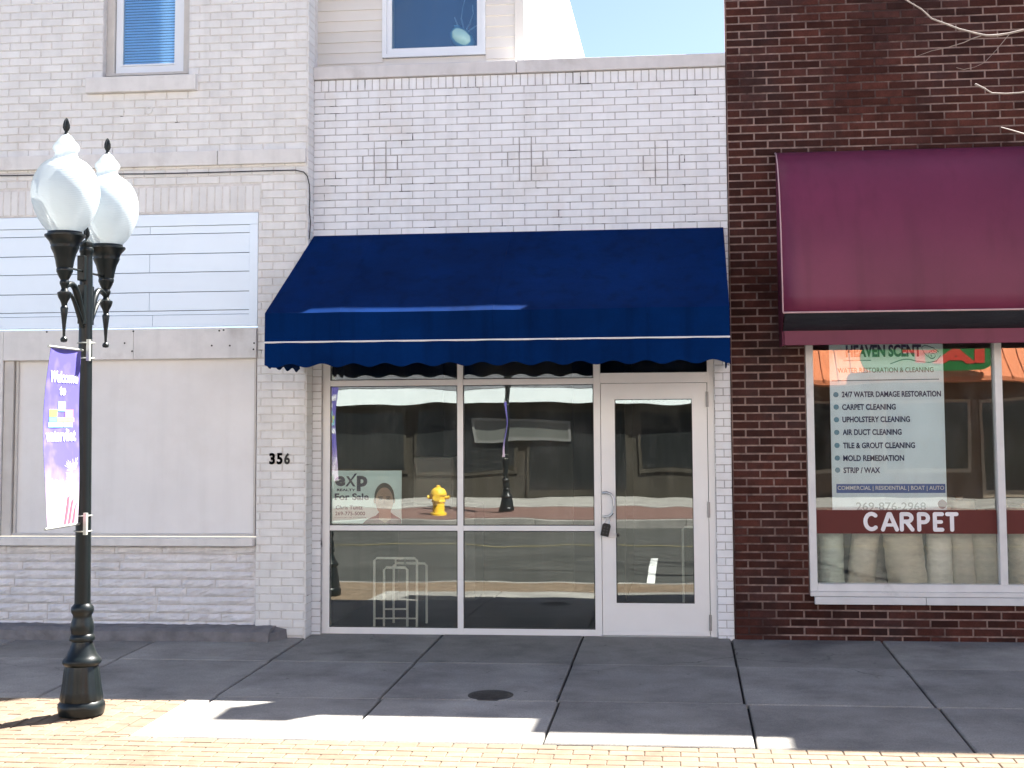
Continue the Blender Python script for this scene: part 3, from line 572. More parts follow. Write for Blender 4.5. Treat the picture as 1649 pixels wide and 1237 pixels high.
# ------------------------------------------------------------------ blue awning
AX0,AX1,AY=-3.258,0.352,-1.20
zA=az(830,373.5,0)-0.002; zE=az(800,499,AY); zPp=az(800,547,AY); zV=az(800,588,AY)
aw=thing('shop_awning','navy blue canvas awning with scalloped valance over the glazed shop front','awning',((AX0+AX1)/2,0,zE))
mb=MB(); nx=60; ny=10; vs=[]
ribs=[AX0,AX0+(AX1-AX0)*0.165,AX0+(AX1-AX0)*0.50,AX0+(AX1-AX0)*0.83,AX1]
def sag(x): return min(1,min(abs(x-r) for r in ribs)/0.35)
for k in range(ny+1):
    for i in range(nx+1):
        x=AX0+(AX1-AX0)*i/nx; t=k/ny; x+=0.064*max(0,1-t)*(1-i/nx)
        vs.append((x,-0.012+t*(AY+0.012),zA+(zE-zA)*t-0.010*sag(x)*math.sin(PI*min(1,t*1.02))-0.004*sag(x)*t+0.0025*math.sin(x*11+3*math.sin(x*2.3))*math.sin(PI*t)))
for (z,b) in ((zE-0.06,0.0),(zPp+0.006,0.004)):
    for i in range(nx+1): x=AX0+(AX1-AX0)*i/nx; vs.append((x,AY-b,z))
q=nx+1; mb.mesh(vs,[(k*q+i,k*q+i+1,(k+1)*q+i+1,(k+1)*q+i) for k in range(ny+2) for i in range(nx)])
for X,e_ in ((AX0,0.064),(AX1,0)): mb.mesh([(X+e_,-0.012,zA),(X,AY,zE),(X,AY-0.004,zPp+0.006),(X+e_,-0.012,zPp+0.006)],[(0,1,2,3)])
can=mb.build('canopy',M['blue'],aw,solid=0.004)
mb=MB()
for x in (ribs[1],ribs[2],ribs[3]): mb=MB(); mb.tube([(x,-0.012+t*(AY+0.012),zA+(zE-zA)*t+0.001) for t in (0,0.25,0.5,0.75,1.0)]+[(x,AY-0.0025,zE-0.06),(x,AY-0.006,zPp+0.008)],0.0035,6); mb.build('seam',M['blue'],aw,smooth=True)
mb=MB(); per=0.252
def scal(d): return zV+0.030*(0.5+0.5*math.cos(2*PI*d/per))-0.004
def strip(P):                                                       # valance strip along a path
    vs=[]; n=len(P)
    for (x,y,d) in P: vs += [(x,y,zPp-0.004),(x,y-0.0,(zPp+scal(d))/2),(x,y,scal(d))]
    mb.mesh(vs,[(i*3+j,i*3+3+j,i*3+4+j,i*3+1+j) for i in range(n-1) for j in range(2)])
N_=220; strip([(AX0+(AX1-AX0)*i/N_,AY-0.004-0.006*math.sin(i*0.13)**2,(AX1-AX0)*i/N_+0.045) for i in range(N_+1)])
for X in (AX0,AX1): strip([(X+0.004*math.sin(i*0.3),AY+(0.16-0.18-AY+0.0)*0+( -0.20-AY)*i/60 if X==AX0 else AY+(-0.03-AY)*i/60,i*1.0/60) for i in range(61)])
mb.build('valance',M['blue'],aw,solid=0.003)
mb=MB(); mb.tube([(AX0-0.002,-0.2,zPp),(AX0-0.002,AY-0.006,zPp),(AX1+0.002,AY-0.006,zPp),(AX1+0.002,-0.03,zPp)],0.0075,8); mb.build('piping',M['piping'],aw,smooth=True)
mb=MB()
for x in ribs:
    x=min(max(x,AX0+0.03),AX1-0.03); mb.tube([(x,-0.01,zA-0.05),(x,AY+0.03,zE-0.045),(x,AY+0.03,zPp+0.02),(x,-0.01,zPp+0.02)],0.014,8)
mb.tube([(AX0+0.03,AY+0.03,zPp+0.02),(AX1-0.03,AY+0.03,zPp+0.02)],0.014,8); mb.build('awning_frame',mat('galvanised tube',(0.3,0.3,0.31),0.5,0.1,10,metal=0.7),aw,smooth=True)

# ------------------------------------------------------------------ right building (brown brick, stepped parapet)
rb=thing('carpet_shop','dark brown brick shop with burgundy awning and carpet window, right of the blue awning shop','building',(3.5,0,0))
YR=-0.015; RX0=MX1+0.006; RX1=9.0; HR=0.0678; LR=0.2255
hx0_,hx1_,hz0_,hz1_=ax(1301,800,YR),4.6,az(1500,956,YR),az(1400,520,YR)
hole=(hx0_,hx1_,hz0_-0.0,hz1_)
mb=MB(); tops=[(RX0,0.90,5.98),(0.90,2.65,5.65),(2.65,4.5,6.35),(4.5,RX1,6.9)]
mb.slab(RX0,RX1,-0.1,5.65,YR+0.008,YR+0.3,[hole],1)
for a,b,t in tops:
    if t>5.66: mb.box(a+0.001,b-0.001,YR+0.008,YR+0.3,5.651,t,1)
mb.bricks(RX0,RX1,-0.03,6.9,YR,LR,HR,0.014,[hole]+[(a-0.001,b,t,9) for a,b,t in tops],0,dep=0.012,bev=0.003,jit=0.0018,z_anchor=-0.03)
for k in range(int(5.9/HR)):
    z=-0.03+k*HR; mb.brick(YR+0.006,YR+0.1,z+0.006,z+HR-0.006,0,0.01,0.003,0,lambda a,b,c:(RX0-0.004+b*0.4,a,c))
mb.box(RX0+0.002,RX0+0.25,YR+0.301,12,-0.1,4.5,1)
mb.build('wall',[M['brown_brick'],M['tan_mortar']],rb)
mb=MB()
for a,b,t in tops: mb.box(a-0.02,b+0.02 if b>8 else b-0.021,YR-0.03,YR+0.32,t+0.002,t+0.06)
mb.build('coping',M['coping'],rb,bevel=0.006)
# display window
zr=lambda py,px=1480:az(px,py,YR); f0,f1=ax(1301.5,800,YR),ax(1312.5,800,YR)+0.005; g0,g1=ax(1607,800,YR),ax(1619,800,YR); 
zgl=zr(941); zfr=zr(953)
mb=MB(); mb.box(f0,f1,YR-0.02,YR+0.09,zfr,hz1_); mb.box(g0,g1,YR-0.018,YR+0.09,zgl,hz1_); mb.box(3.3,3.36,YR-0.018,YR+0.09,zgl,hz1_); mb.box(4.53,4.6,YR-0.02,YR+0.09,zfr,hz1_)
mb.box(f1+0.0005,4.529,YR-0.016,YR+0.09,zfr,zgl-0.001); mb.box(f1,4.529,YR-0.01,YR+0.09,hz1_-0.05,hz1_)
mb.box(f0,4.6,YR-0.045,YR+0.05,zr(960.5),zfr-0.001)
dw=mb.build('display_window',mat('weathered white paint',(0.72,0.71,0.70),0.45,0.06,6,0.15,30,col2=(0.5,0.5,0.5),mscale=3,mlo=0.6,mhi=0.75),rb,bevel=0.003)
mb=MB()
for a,b in ((ax(1311.5,966,YR),ax(1490,966,YR)-0.002),(ax(1490,966,YR)+0.002,4.65)): mb.box(a,b,YR-0.05,YR+0.06,zr(973.5),zr(961)-0.001)
mb.build('sill',mat('stained white sill',(0.68,0.68,0.68),0.6,0.06,6,0.3,50,col2=(0.42,0.34,0.18),mscale=2.6,mlo=0.66,mhi=0.75),dw,bevel=0.004)
for a,b in ((f1,g0),(g1,3.3),(3.36,4.53)):
    mb=MB(); mb.box(a-0.004,b+0.004,YR+0.05,YR+0.056,zgl-0.004,hz1_-0.046); mb.build('pane',M['carpetglass'],dw)
mb=MB(); mb.box(0.9,4.7,3.0,3.1,0,3); mb.box(0.9,0.95,YR+0.31,3.0,0,3); mb.box(4.65,4.7,YR+0.31,3.0,0,3); mb.box(0.9,4.7,YR+0.31,3.0,2.9,3.0); mb.build('interior_wall',M['dark_room'],rb)
mb=MB(); mb.box(0.951,4.649,YR+0.1,2.99,0.1,zgl-0.05); mb.build('window_bed',mat('grey display floor',(0.25,0.24,0.22),0.8,0.1,4),rb)
# carpet band lettering stuck inside the glass
Yc=YR+0.046
cd=thing('window_decal','dark red window band reading CARPET in rounded white letters','decal',tuple(at(1468,840,Yc)))
zc=lambda py:az(1470,py,Yc)
for a,b in ((f1+0.006,g0-0.004),(g1+0.004,3.297)):
    mb=MB(); mb.box(a,b,Yc,Yc+0.003,zc(859.5),zc(821.5)); mb.build('band',mat('dark red vinyl',(0.105,0.0105,0.009),0.5,0.04,3),cd)
mb=MB(); X=lambda px:ax(px,840,Yc)
Wc=[('C',1390.5,1414),('A',1418,1447),('R',1448,1472),('P',1476,1497),('E',1501.5,1519),('T',1522,1543)]
def stroke(pts,r):                                                  # a fat round-ended pen stroke
    P=[Vector((X(a),zc(b))) for a,b in pts]; out=[]
    for i in range(len(P)-1):
        d=(P[i+1]-P[i]).normalized(); n2=Vector((-d.y,d.x))*r
        mb.poly([tuple(P[i]+n2),tuple(P[i]-n2),tuple(P[i+1]-n2),tuple(P[i+1]+n2)],facing(0,Yc-0.001-0.00002*len(mb.f)*0.02,0),0,0.0006)
    for k,p_ in enumerate(P): mb.poly(ell(p_.x,p_.y,r,r,16),facing(0,Yc-0.0011-0.0001*(k%3),0),0,0.0006)
rr=0.0165
arc=lambda cx,cy,rx,ry,a0,a1,n=10:[(cx+rx*math.cos(math.radians(a0+(a1-a0)*i/n)),cy-ry*math.sin(math.radians(a0+(a1-a0)*i/n))) for i in range(n+1)]
stroke(arc(1403.5,840,10,12.5,50,310,14),rr)
stroke([(1421.5,853),(1431,828),(1433.5,828),(1444,853)],rr); stroke([(1427,845.5),(1438,845.5)],rr*0.8)
stroke([(1452,853),(1452,828),(1461,828)]+arc(1461,834,7,6,90,-90,8)+[(1453,840)],rr); stroke([(1460,841),(1469,853)],rr)
stroke([(1480,853),(1480,828),(1488,828)]+arc(1488,834.5,6.5,6.5,90,-90,8)+[(1481,841)],rr)
stroke([(1517,828),(1505.5,828),(1505.5,853),(1517,853)],rr); stroke([(1506,840.5),(1515.5,840.5)],rr*0.9)
stroke([(1525.5,828),(1540.5,828)],rr); stroke([(1533,829),(1533,853)],rr)
mb.build('lettering',mat('white vinyl',(0.82,0.80,0.82),0.5),cd)
# service poster
Yp=YR+0.085
po=thing('service_poster','tall pale poster listing carpet cleaning services in the carpet shop window','poster',tuple(at(1430,822,Yp)))
x=lambda px:ax(px,700,Yp); z=lambda py:az(1430,py,Yp); FP=facing(0,Yp-0.0008,0); B=lambda a,b,c,d:(x(a),x(b),z(d),z(c))
mb=MB(); mb.box(x(1338),x(1522),Yp,Yp+0.003,z(822),z(545)); mb.build('sheet',mat('pale blue green print',(0.80,0.93,1.0),0.5,0.05,2),po)
mb=MB(); mb.text('HEAVEN SCENT',FP,B(1365,1487,555,575),0.045)
for k,(t,e) in enumerate((('24/7 WATER DAMAGE RESTORATION',1517),('CARPET CLEANING',1443.5),('UPHOLSTERY CLEANING',1466),('AIR DUCT CLEANING',1452),('TILE & GROUT CLEANING',1473),('MOLD REMEDIATION',1455),('STRIP / WAX',1416))):
    y=[630,650.5,670.5,691,712.5,733,752.5][k]; mb.text(t,FP,B(1357,e,y,y+9.5),0.03)
mb.build('lettering',mat('dark navy print',(0.02,0.035,0.11),0.5),po)
mb=MB(); mb.text('WATER RESTORATION & CLEANING',FP,B(1351,1506,592,600),0.004); mb.build('strapline',mat('brown grey print',(0.16,0.13,0.12),0.5),po)
dm=mat('steel blue print',(0.17,0.34,0.45),0.5)
for y in (635,655,675.5,696,717,737.5,757): mb=MB(); mb.poly(ell(x(1347.5),z(y),0.022,0.022,20),FP,0,0.0006); mb.build('bullet_dot',dm,po)
mb=MB(); tubev=lambda pts:[mb.poly([(x(a)-0.002,z(b)-0.004),(x(c)+0.002,z(d)-0.004),(x(c)+0.002,z(d)+0.004),(x(a)-0.002,z(b)+0.004)],FP,0,0.0005) for (a,b),(c,d) in zip(pts,pts[1:])]
tubev([(1361,580),(1405,580)]); tubev([(1437,586)]+[(1445+4*i,583-4*math.sin(i*0.35)) for i in range(9)]+[(1485,583),(1500,584.5),(1512,582),(1518,573)]); tubev([(1488+0.0,560),(1492,557),(1498,558),(1508,562),(1515,568)])
tubev([(1488,561),(1491,568),(1497,575)]); tubev([(1505+(9-i*0.35)*math.cos(i*0.5),573-(8-i*0.3)*math.sin(i*0.5)) for i in range(22)]); tubev([(1342,612.5),(1514,611.5)])
mb.build('scroll_drawing',mat('teal line print',(0.06,0.20,0.25),0.5),po)
mb=MB(); mb.box(x(1345),x(1520),Yp-0.001,Yp-0.0002,z(794),z(779.5)); mb.build('blue_strip',mat('mid blue print',(0.07,0.15,0.40),0.5),po)
mb=MB(); mb.text('COMMERCIAL | RESIDENTIAL | BOAT | AUTO',facing(0,Yp-0.0015,0),B(1347,1518,782.5,791),0.012); mb.build('strip_lettering',mat('white print',(0.8,0.82,0.85),0.5),po)
mb=MB(); mb.text('269-876-2968',FP,B(1376,1488,809,822),0.01); mb.build('phone_number',mat('pale grey blue print',(0.36,0.46,0.52),0.5),po)
mb=MB(); mb.poly(ell(x(1514.5),z(812),0.037,0.037,24),FP,0,0.0008); mb.build('seal',mat('dull purple print',(0.16,0.12,0.17),0.5),po)
# carpet rolls standing behind the band
cw=[('pale mint wrapped',(0.46,0.52,0.46)),('cream',(0.50,0.46,0.38)),('grey beige',(0.38,0.35,0.29)),('sand coloured',(0.46,0.42,0.34)),('white',(0.58,0.57,0.52)),('greyish tan',(0.40,0.37,0.31)),('taupe',(0.34,0.31,0.27))]
rolls=[(1340,19,0,0.0,'first from the left window jamb'),(1386,21,1,-7,'leaning against its neighbour'),(1413,15,6,4,'darkest and half hidden'),(1462,30,3,5,'broadest, leaning left'),(1514,19,4,0,'slim and upright'),(1556,22,5,3,'beside the wrapped white one'),(1592,18,2,4,'next to the window mullion'),(1652,24,3,0,'right of the window mullion'),(1702,24,1,0,'far right')]
for i,(px,rp,c,tilt,w_) in enumerate(rolls):
    Yr=0.30+0.05*(i%3)+(0.12 if c==6 else 0); b=at(px,938,Yr); rad=rp/2200*(CAMD+Yr); zb_=zgl-0.049; h=1.02+0.05*(i%3)-zb_
    t=thing('carpet_roll','%s carpet roll in the carpet window, %s'%(cw[c][0],w_),'carpet roll',(b.x,Yr,zb_),'carpet rolls behind the red band')
    mb=MB(); seg=26; nz=18; vs=[]; sd=R.uniform(0,9)
    for k in range(nz+1):
        for q in range(seg):
            a=2*PI*q/seg; r_=rad*(1+0.035*math.sin(3*a+k*0.9+sd)*math.sin(k*1.3+sd)+0.03*R.uniform(-1,1))
            zz=h*k/nz; vs.append((b.x+r_*math.cos(a)-math.tan(math.radians(tilt))*(zz),Yr+r_*math.sin(a),zb_+zz))
    mb.mesh(vs,[(k*seg+q,k*seg+(q+1)%seg,(k+1)*seg+(q+1)%seg,(k+1)*seg+q) for k in range(nz) for q in range(seg)]+[tuple(nz*seg+q for q in range(seg))])
    mb.build('wrapped_carpet',mat('carpet wrap %d'%i,tuple(min(0.85,q*1.45) for q in cw[c][1]),0.35,0.22,5,0.7,14,bdist=0.02,stretch=(1,1,3),spec=0.6),t,smooth=True)
    mb=MB(); tx=math.tan(math.radians(tilt))*h; mb.lathe([(0.03,zb_+h-0.01),(0.03,zb_+h+0.03)],b.x-tx,Yr,14); mb.build('core_tube',mat('card tube',(0.3,0.22,0.14),0.8),t)

# burgundy awning
BP=-0.60; bx0=ax(1248,250,0); bx1_=5.2; zW=az(1300,247,0); zF=az(1300,503,BP); YB2=-0.37; zU=az(1300,533,YB2); zL=az(1300,556,YB2)
ba=thing('curved_awning','burgundy rounded vinyl awning with dark underside over the carpet shop window','awning',(3,0,zF))
mb=MB(); n=22; prof=[]
for i in range(n+1):
    a=PI/2*i/n; prof.append((YR-0.004+(BP-YR+0.004)*math.sin(a),zF+(zW-zF)*(math.cos(a)**0.88 if i<n else 0)))
nx=24; vs=[(bx0+(bx1_-bx0)*i/nx,y,zz) for (y,zz) in prof for i in range(nx+1)]; q=nx+1
mb.mesh(vs,[(k*q+i,k*q+i+1,(k+1)*q+i+1,(k+1)*q+i) for k in range(n) for i in range(nx)])
can=mb.build('canopy',M['burgundy'],ba,smooth=True,solid=0.004)
for X_ in (bx0+0.003,bx1_-0.003): mb=MB(); mb.mesh([(X_,y,zz) for y,zz in prof]+[(X_,YB2,zU),(X_,YR-0.004,zU)],[tuple(range(n+3))]); mb.build('end_panel',M['burgundy'],ba,solid=0.003)
mb=MB(); mb.tube([(bx0-0.002,y,zz) for y,zz in prof]+[(bx0-0.002,BP,zF)],0.006,6); mb.tube([(bx0,BP-0.003,zF),(bx1_,BP-0.003,zF)],0.0075,8); mb.build('piping',mat('pale pink piping',(0.55,0.36,0.36),0.5),ba,smooth=True)
mb=MB(); vs=[]; nx=60
for k in range(5):
    for i in range(nx+1):
        t=k/4; vs.append((bx0+0.012+(bx1_-bx0-0.024)*i/nx,BP+0.006+(YB2-BP-0.012)*t,zF-0.008+(zU-zF+0.008)*t-0.02*math.sin(PI*t)*(0.6+0.4*math.sin(i*0.37))))
q=nx+1; mb.mesh(vs,[(k*q+i,k*q+i+1,(k+1)*q+i+1,(k+1)*q+i) for k in range(4) for i in range(nx)]); mb.build('underside',M['slate'],ba,solid=0.003)
mb=MB(); mb.box(bx0+0.02,bx1_-0.02,YB2-0.012,YB2+0.012,zL,zU+0.004); mb.box(bx0+0.004,bx0+0.018,YB2,YR-0.02,zL-0.0,zU+0.004); mb.build('lower_bar',M['burgundy'],ba,bevel=0.004)

# ------------------------------------------------------------------ street lamps
LYc=-3.01; LXc=ax(132,1090,LYc); lz=gz(LYc)-0.004
def lpx(py): return az(134,py,LYc)
def lamp_z(py,Y,px=104): return az(px,py,Y)
def make_lamp():
    t=thing('street_lamp','black iron street lamp with two white globes standing on the tan pavers','street lamp',(LXc,LYc,lz),'twin globe street lamps')
    k=(CAMD+LYc)/F
    pr=[(36,1151),(37.5,1143),(38,1138),(37,1133),(33.5,1129),(33.5,1126),(31,1112),(29,1096),(27.5,1082),(26.5,1073),(30,1070),(31.5,1067),(31,1063),(27,1059),(24.5,1055),(20,1045),(17.5,1037),(17,1034),(20.5,1032),(21,1029),(20,1025),(17.5,1022),(18.5,1017),(19,1011),(18,1004),(15.5,997),(15,992),(17.5,988),(18.5,984),(18,979),(14.5,975),(13.2,973)]
    z0=lz; zs=lambda py: max(z0-0.001*(py-1100), lpx(py-1.5)) if py>1140 else lpx(py-1.5)
    mb=MB(); mb.lathe([(r*k,zs(y)) for r,y in pr],LXc,LYc,64,flute=(zs(1126),zs(1074),16,0.045)); mb.build('base',M['iron'],t,smooth=True)
    mb=MB(); mb.lathe([(13.0*k,zs(974)),(12.3*k,zs(800)),(11.4*k,zs(600)),(10.3*k,zs(420)),(10.2*k,zs(410)),(11.5*k,zs(408)),(11.5*k,zs(402)),(10.5*k,zs(400)),(11.5*k,zs(398)),(11.0*k,zs(393)),(5*k,zs(389)),(3*k,zs(388))],LXc,LYc,36); mb.build('pole',M['iron'],t,smooth=True)
    def leaf(cx,cy,zb,s):
        mb=MB(); mb.lathe([(0.012*s,zb),(0.010*s,zb+0.012*s),(0.018*s,zb+0.022*s),(0.024*s,zb+0.036*s),(0.023*s,zb+0.058*s),(0.017*s,zb+0.078*s),(0.011*s,zb+0.092*s),(0.004*s,zb+0.10*s)],cx,cy,40,flute=(zb+0.02*s,zb+0.095*s,6,-0.45)); return mb
    leaf(LXc,LYc,zs(388),0.9).build('finial',M['iron'],t,smooth=True)
    Y0=LYc-0.315; k1=(CAMD+Y0)/F
    for s in (-1,1):
        cy_=LYc+s*0.315; cx_=LXc
        zz=lambda py: lamp_z(py,Y0)
        cap=[(0.5,551.5),(5,550.5),(6,547),(5,544.5),(2.2,542),(2.4,535),(3.4,522),(5,508),(6.5,497),(6,495),(4.5,493),(5,489),(6.5,485),(10,479),(11.8,473),(11.5,471),(7,469),(5,465),(6,461),(8,457),(8,454),(6.5,451),(9,447),(11.5,442),(12,440),(13.5,438),(13.8,434),(13,432),(14,429),(15.5,420),(18.5,409),(22.5,401),(23.5,398),(23,396),(26,389),(30.5,384),(33.5,381),(33.5,378.5),(29,377),(28.5,374)]
        mb=MB(); mb.lathe([(r*k1,zz(y)) for r,y in cap],cx_,cy_,36); mb.build('lamp_cup',M['iron'],t,smooth=True)
        gl=[(27,376),(29,372),(36,365),(43.5,354),(50,340),(54.5,326),(56.3,313),(55.6,301),(52,287),(46,275),(40,267.5),(35,263.5),(34.5,262.5),(29,259.5),(23,256),(19.5,252.5),(18,248),(19,245),(21.8,241.5),(22.5,238),(21,234.5),(16,229),(12,224),(8.5,219),(4,217)]
        mb=MB(); mb.lathe([(r*k1,zz(y)) for r,y in gl],cx_,cy_,48); g=mb.build('globe',M['globe'],t,smooth=True)
        mb=MB(); mb.lathe([(0.05,zz(372)),(0.055,zz(350)),(0.10,zz(330)),(0.105,zz(290)),(0.06,zz(275)),(0.02,zz(270))],cx_,cy_,24); mb.build('inner_optic',M['optic'],g,smooth=True)
        mb=leaf(cx_,cy_,zz(215),1.0); mb.lathe([(0.025,zz(220)),(0.024,zz(218)),(0.008,zz(214))],cx_,cy_,16); mb.build('finial',M['iron'],g,smooth=True)
        za=zz(458); zb=zs(512)
        mb=MB(); pts=[]; 
        for i in range(13):
            u=i/12; pts.append((cx_,cy_-s*(0.012+u*0.25),za-0.015+ (0.055*math.sin(PI*min(1,u*1.35)*0.5) - 0.36*u*u*u*0.72)))
        mb.tube(pts,[0.016+0.010*i/12 for i in range(13)],10)
        pts2=[(cx_,LYc+s*(0.05+0.19*(1-i/8)),za-0.05-0.20*(i/8)**1.4) for i in range(9)]; mb.tube(pts2,[0.010+0.008*i/8 for i in range(9)],8)
        mb.tube([(cx_,LYc+s*0.05,zs(440)),(cx_,cy_-s*0.04,zs(440))],0.007,6)
        mb.box(LXc-0.022,LXc+0.022,LYc+s*0.035,LYc+s*0.075,zs(524),zs(462)); mb.build('arm',M['iron'],t,smooth=True)
    mb=MB(); mb.box(LXc-0.03,LXc+0.02,LYc-0.075,LYc-0.03,zs(455),zs(415)); mb.build('socket_box',M['iron'],t,bevel=0.006)
    # banner hung square to the street
    Yi,Yo=LYc-0.075,LYc-0.50; zt,zb=az(104,561,LYc-0.29),az(104,848,LYc-0.29)
    BX=LXc-0.002
    bn=thing('banner','blue purple street banner reading Welcome to, on the near lamp post','banner',(BX,Yi,zt))
    bulge=lambda y,z: -0.035*math.sin(PI*max(0,min(1,(zt-z)/(zt-zb))))*((Yi-y)/(Yi-Yo))**1.3-0.012*math.sin(PI*(Yi-y)/(Yi-Yo))+0.006*math.sin(6*(z-zb))
    def FB(u,v,d): y=Yo+u*(Yi-Yo); z=zb+v*(zt-zb); return (BX+bulge(y,z)+d,y,z)
    mb=MB(); nu,nv=10,40; mb.mesh([FB(i/nu,j/nv,0) for j in range(nv+1) for i in range(nu+1)],[(j*(nu+1)+i,j*(nu+1)+i+1,(j+1)*(nu+1)+i+1,(j+1)*(nu+1)+i) for j in range(nv) for i in range(nu)])
    cl=mb.build('cloth',M['banner'],bn,solid=0.002)
    mb=MB(); e=0.003
    mb.text('Welcome',lambda u,v,d:FB(u,v,e+d),(0.10,0.94,0.805,0.87),0.03,th=0.001); mb.text('to',lambda u,v,d:FB(u,v,e+d),(0.44,0.62,0.735,0.785),0.03,th=0.001); mb.text('watervliet',lambda u,v,d:FB(u,v,e+d),(0.06,0.90,0.475,0.545),0.03,th=0.001)
    mb.build('lettering',M['white_print'],bn)
    mb=MB()
    for (a,b,c,d,m_) in ((0.42,0.62,0.645,0.70,0),(0.16,0.40,0.615,0.655,1),(0.62,0.84,0.61,0.655,2),(0.16,0.38,0.585,0.612,3),(0.40,0.86,0.585,0.609,4),(0.14,0.56,0.555,0.582,0),(0.58,0.82,0.555,0.582,5)):
        mb.poly([(a,c),(b,c),(b,d),(a,d)],lambda u,v,t_:FB(u,v,e+t_*1),m_,0.0006)
    mb.build('emblem',[mat('cyan print',(0.30,0.62,0.72),0.5),mat('lime print',(0.55,0.60,0.12),0.5),mat('pink print',(0.70,0.22,0.28),0.5),mat('teal print',(0.15,0.50,0.48),0.5),mat('orange print',(0.75,0.45,0.20),0.5),mat('light blue print',(0.40,0.66,0.78),0.5)],bn)
    mb=MB(); rq=random.Random(3)
    for (cu,cv,r0,r1,n_) in ((0.86,0.30,0.05,0.30,40),(0.30,0.16,0.04,0.42,46)):
        for i in range(n_):
            a=2*PI*i/n_+rq.uniform(-.05,.05); q=rq.uniform(0.6,1)*r1; asp=0.30
            P=[(cu+r0*math.cos(a-0.03),cv+asp*r0*math.sin(a-0.03)),(cu+r0*math.cos(a+0.03),cv+asp*r0*math.sin(a+0.03)),(cu+q*math.cos(a+0.012),cv+asp*q*math.sin(a+0.012)),(cu+q*math.cos(a-0.012),cv+asp*q*math.sin(a-0.012))]
            if all(0.01<u<0.99 and 0.01<v<0.99 for u,v in P): mb.poly(P,lambda u,v,t_:FB(u,v,e*0.7+t_),0,0.0004)
    mb.build('firework_print',M['white_print'],bn)
    mb=MB()
    for i,c in enumerate((0.62,0.74,0.86)): mb.poly([(c-0.03,0.01),(c+0.03,0.01),(c+0.09-0.02*i,0.10),(c+0.11,0.17-0.02*i),(c+0.06,0.16-0.02*i),(c+0.02,0.09)],lambda u,v,t_:FB(min(u,0.985),v,e*1.2+t_),0,0.0004)
    mb.build('red_stripes',mat('red print',(0.55,0.10,0.14),0.5),bn)
    for zz_,nm in ((zt,1),(zb,0)):
        mb=MB(); mb.tube([(BX+0.0,LYc-0.03,zz_),(BX,Yo-0.03,zz_+(0.0))],0.008,8); mb.build('banner_rod',M['chrome_w'],bn,smooth=True)
        mb=MB()
        for q in (-0.05,0.05): mb.tube([(LXc+0.055*math.cos(a*PI/8),LYc+0.055*math.sin(a*PI/8),zz_+q) for a in range(17)],0.0045,6)
        mb.box(LXc+0.035,LXc+0.055,LYc-0.075,LYc-0.045,zz_-0.07,zz_+0.07); mb.build('clamp',M['chrome_w'],bn,smooth=True)
    return t,bn
M['chrome_w']=mat('pale cast bracket',(0.45,0.46,0.42),0.4,0.15,20,metal=0.5)
M['white_print']=mat('white print on cloth',(0.85,0.84,0.86),0.6)
def globe_mat():
    m=bpy.data.materials.new('milky prismatic acrylic'); m.use_nodes=True; t=m.node_tree; N=t.nodes; L=t.links; b=N['Principled BSDF']; out=N['Material Output']
    b.inputs['Base Color'].default_value=(0.78,0.85,0.90,1); b.inputs['Roughness'].default_value=0.18; b.inputs['Specular IOR Level'].default_value=0.6
    tr=N.new('ShaderNodeBsdfTranslucent'); tr.inputs[0].default_value=(0.58,0.61,0.61,1); tp=N.new('ShaderNodeBsdfTransparent'); tp.inputs[0].default_value=(0.9,0.94,0.95,1)
    m1=N.new('ShaderNodeMixShader'); m1.inputs[0].default_value=0.5; L.new(b.outputs[0],m1.inputs[1]); L.new(tr.outputs[0],m1.inputs[2])
    m2=N.new('ShaderNodeMixShader'); m2.inputs[0].default_value=0.2; L.new(m1.outputs[0],m2.inputs[1]); L.new(tp.outputs[0],m2.inputs[2]); L.new(m2.outputs[0],out.inputs[0])
    tc=N.new('ShaderNodeTexCoord'); wv=N.new('ShaderNodeTexWave'); wv.bands_direction='Z'; wv.inputs['Scale'].default_value=28; wv.inputs['Distortion'].default_value=0.6; L.new(tc.outputs['Object'],wv.inputs['Vector']); bp=N.new('ShaderNodeBump'); bp.inputs['Strength'].default_value=0.4; bp.inputs['Distance'].default_value=0.002; L.new(wv.outputs[0],bp.inputs['Height']); L.new(bp.outputs[0],b.inputs['Normal']); L.new(bp.outputs[0],tr.inputs['Normal'])
    return m
M['globe']=globe_mat(); M['optic']=mat('frosted inner optic',(0.32,0.40,0.46),0.3,0.1,8)
def banner_mat():                                                  # printed cloth: violet blue field running into a pale lower print
    m=mat('printed banner cloth',(0.11,0.095,0.38),0.6,0.06,5); t=m.node_tree; N=t.nodes; L=t.links; b=N['Principled BSDF']
    tc=N.new('ShaderNodeTexCoord'); sp=N.new('ShaderNodeSeparateXYZ'); L.new(tc.outputs['Object'],sp.inputs[0])
    mr=N.new('ShaderNodeMapRange'); mr.inputs[1].default_value=-0.72; mr.inputs[2].default_value=-1.02; L.new(sp.outputs[2],mr.inputs[0])
    no=N.new('ShaderNodeTexNoise'); no.inputs['Scale'].default_value=9; L.new(tc.outputs['Object'],no.inputs[0]); ad=N.new('ShaderNodeMath'); ad.operation='MULTIPLY_ADD'; ad.inputs[1].default_value=0.9; L.new(no.outputs[0],ad.inputs[0]); sb=N.new('ShaderNodeMath'); sb.operation='SUBTRACT'; sb.inputs[1].default_value=0.45; L.new(mr.outputs[0],ad.inputs[2]); L.new(ad.outputs[0],sb.inputs[0]); sb.use_clamp=True
    mx=N.new('ShaderNodeMix'); mx.data_type='RGBA'; L.new(sb.outputs[0],mx.inputs[0]); mx.inputs[6].default_value=(0.105,0.09,0.36,1); mx.inputs[7].default_value=(0.48,0.37,0.48,1); L.new(mx.outputs[2],b.inputs['Base Color']); return m
M['banner']=banner_mat()
lamp,banner=make_lamp(); lamp.rotation_euler=(0,-0.007,0); banner.location.x-=0.012
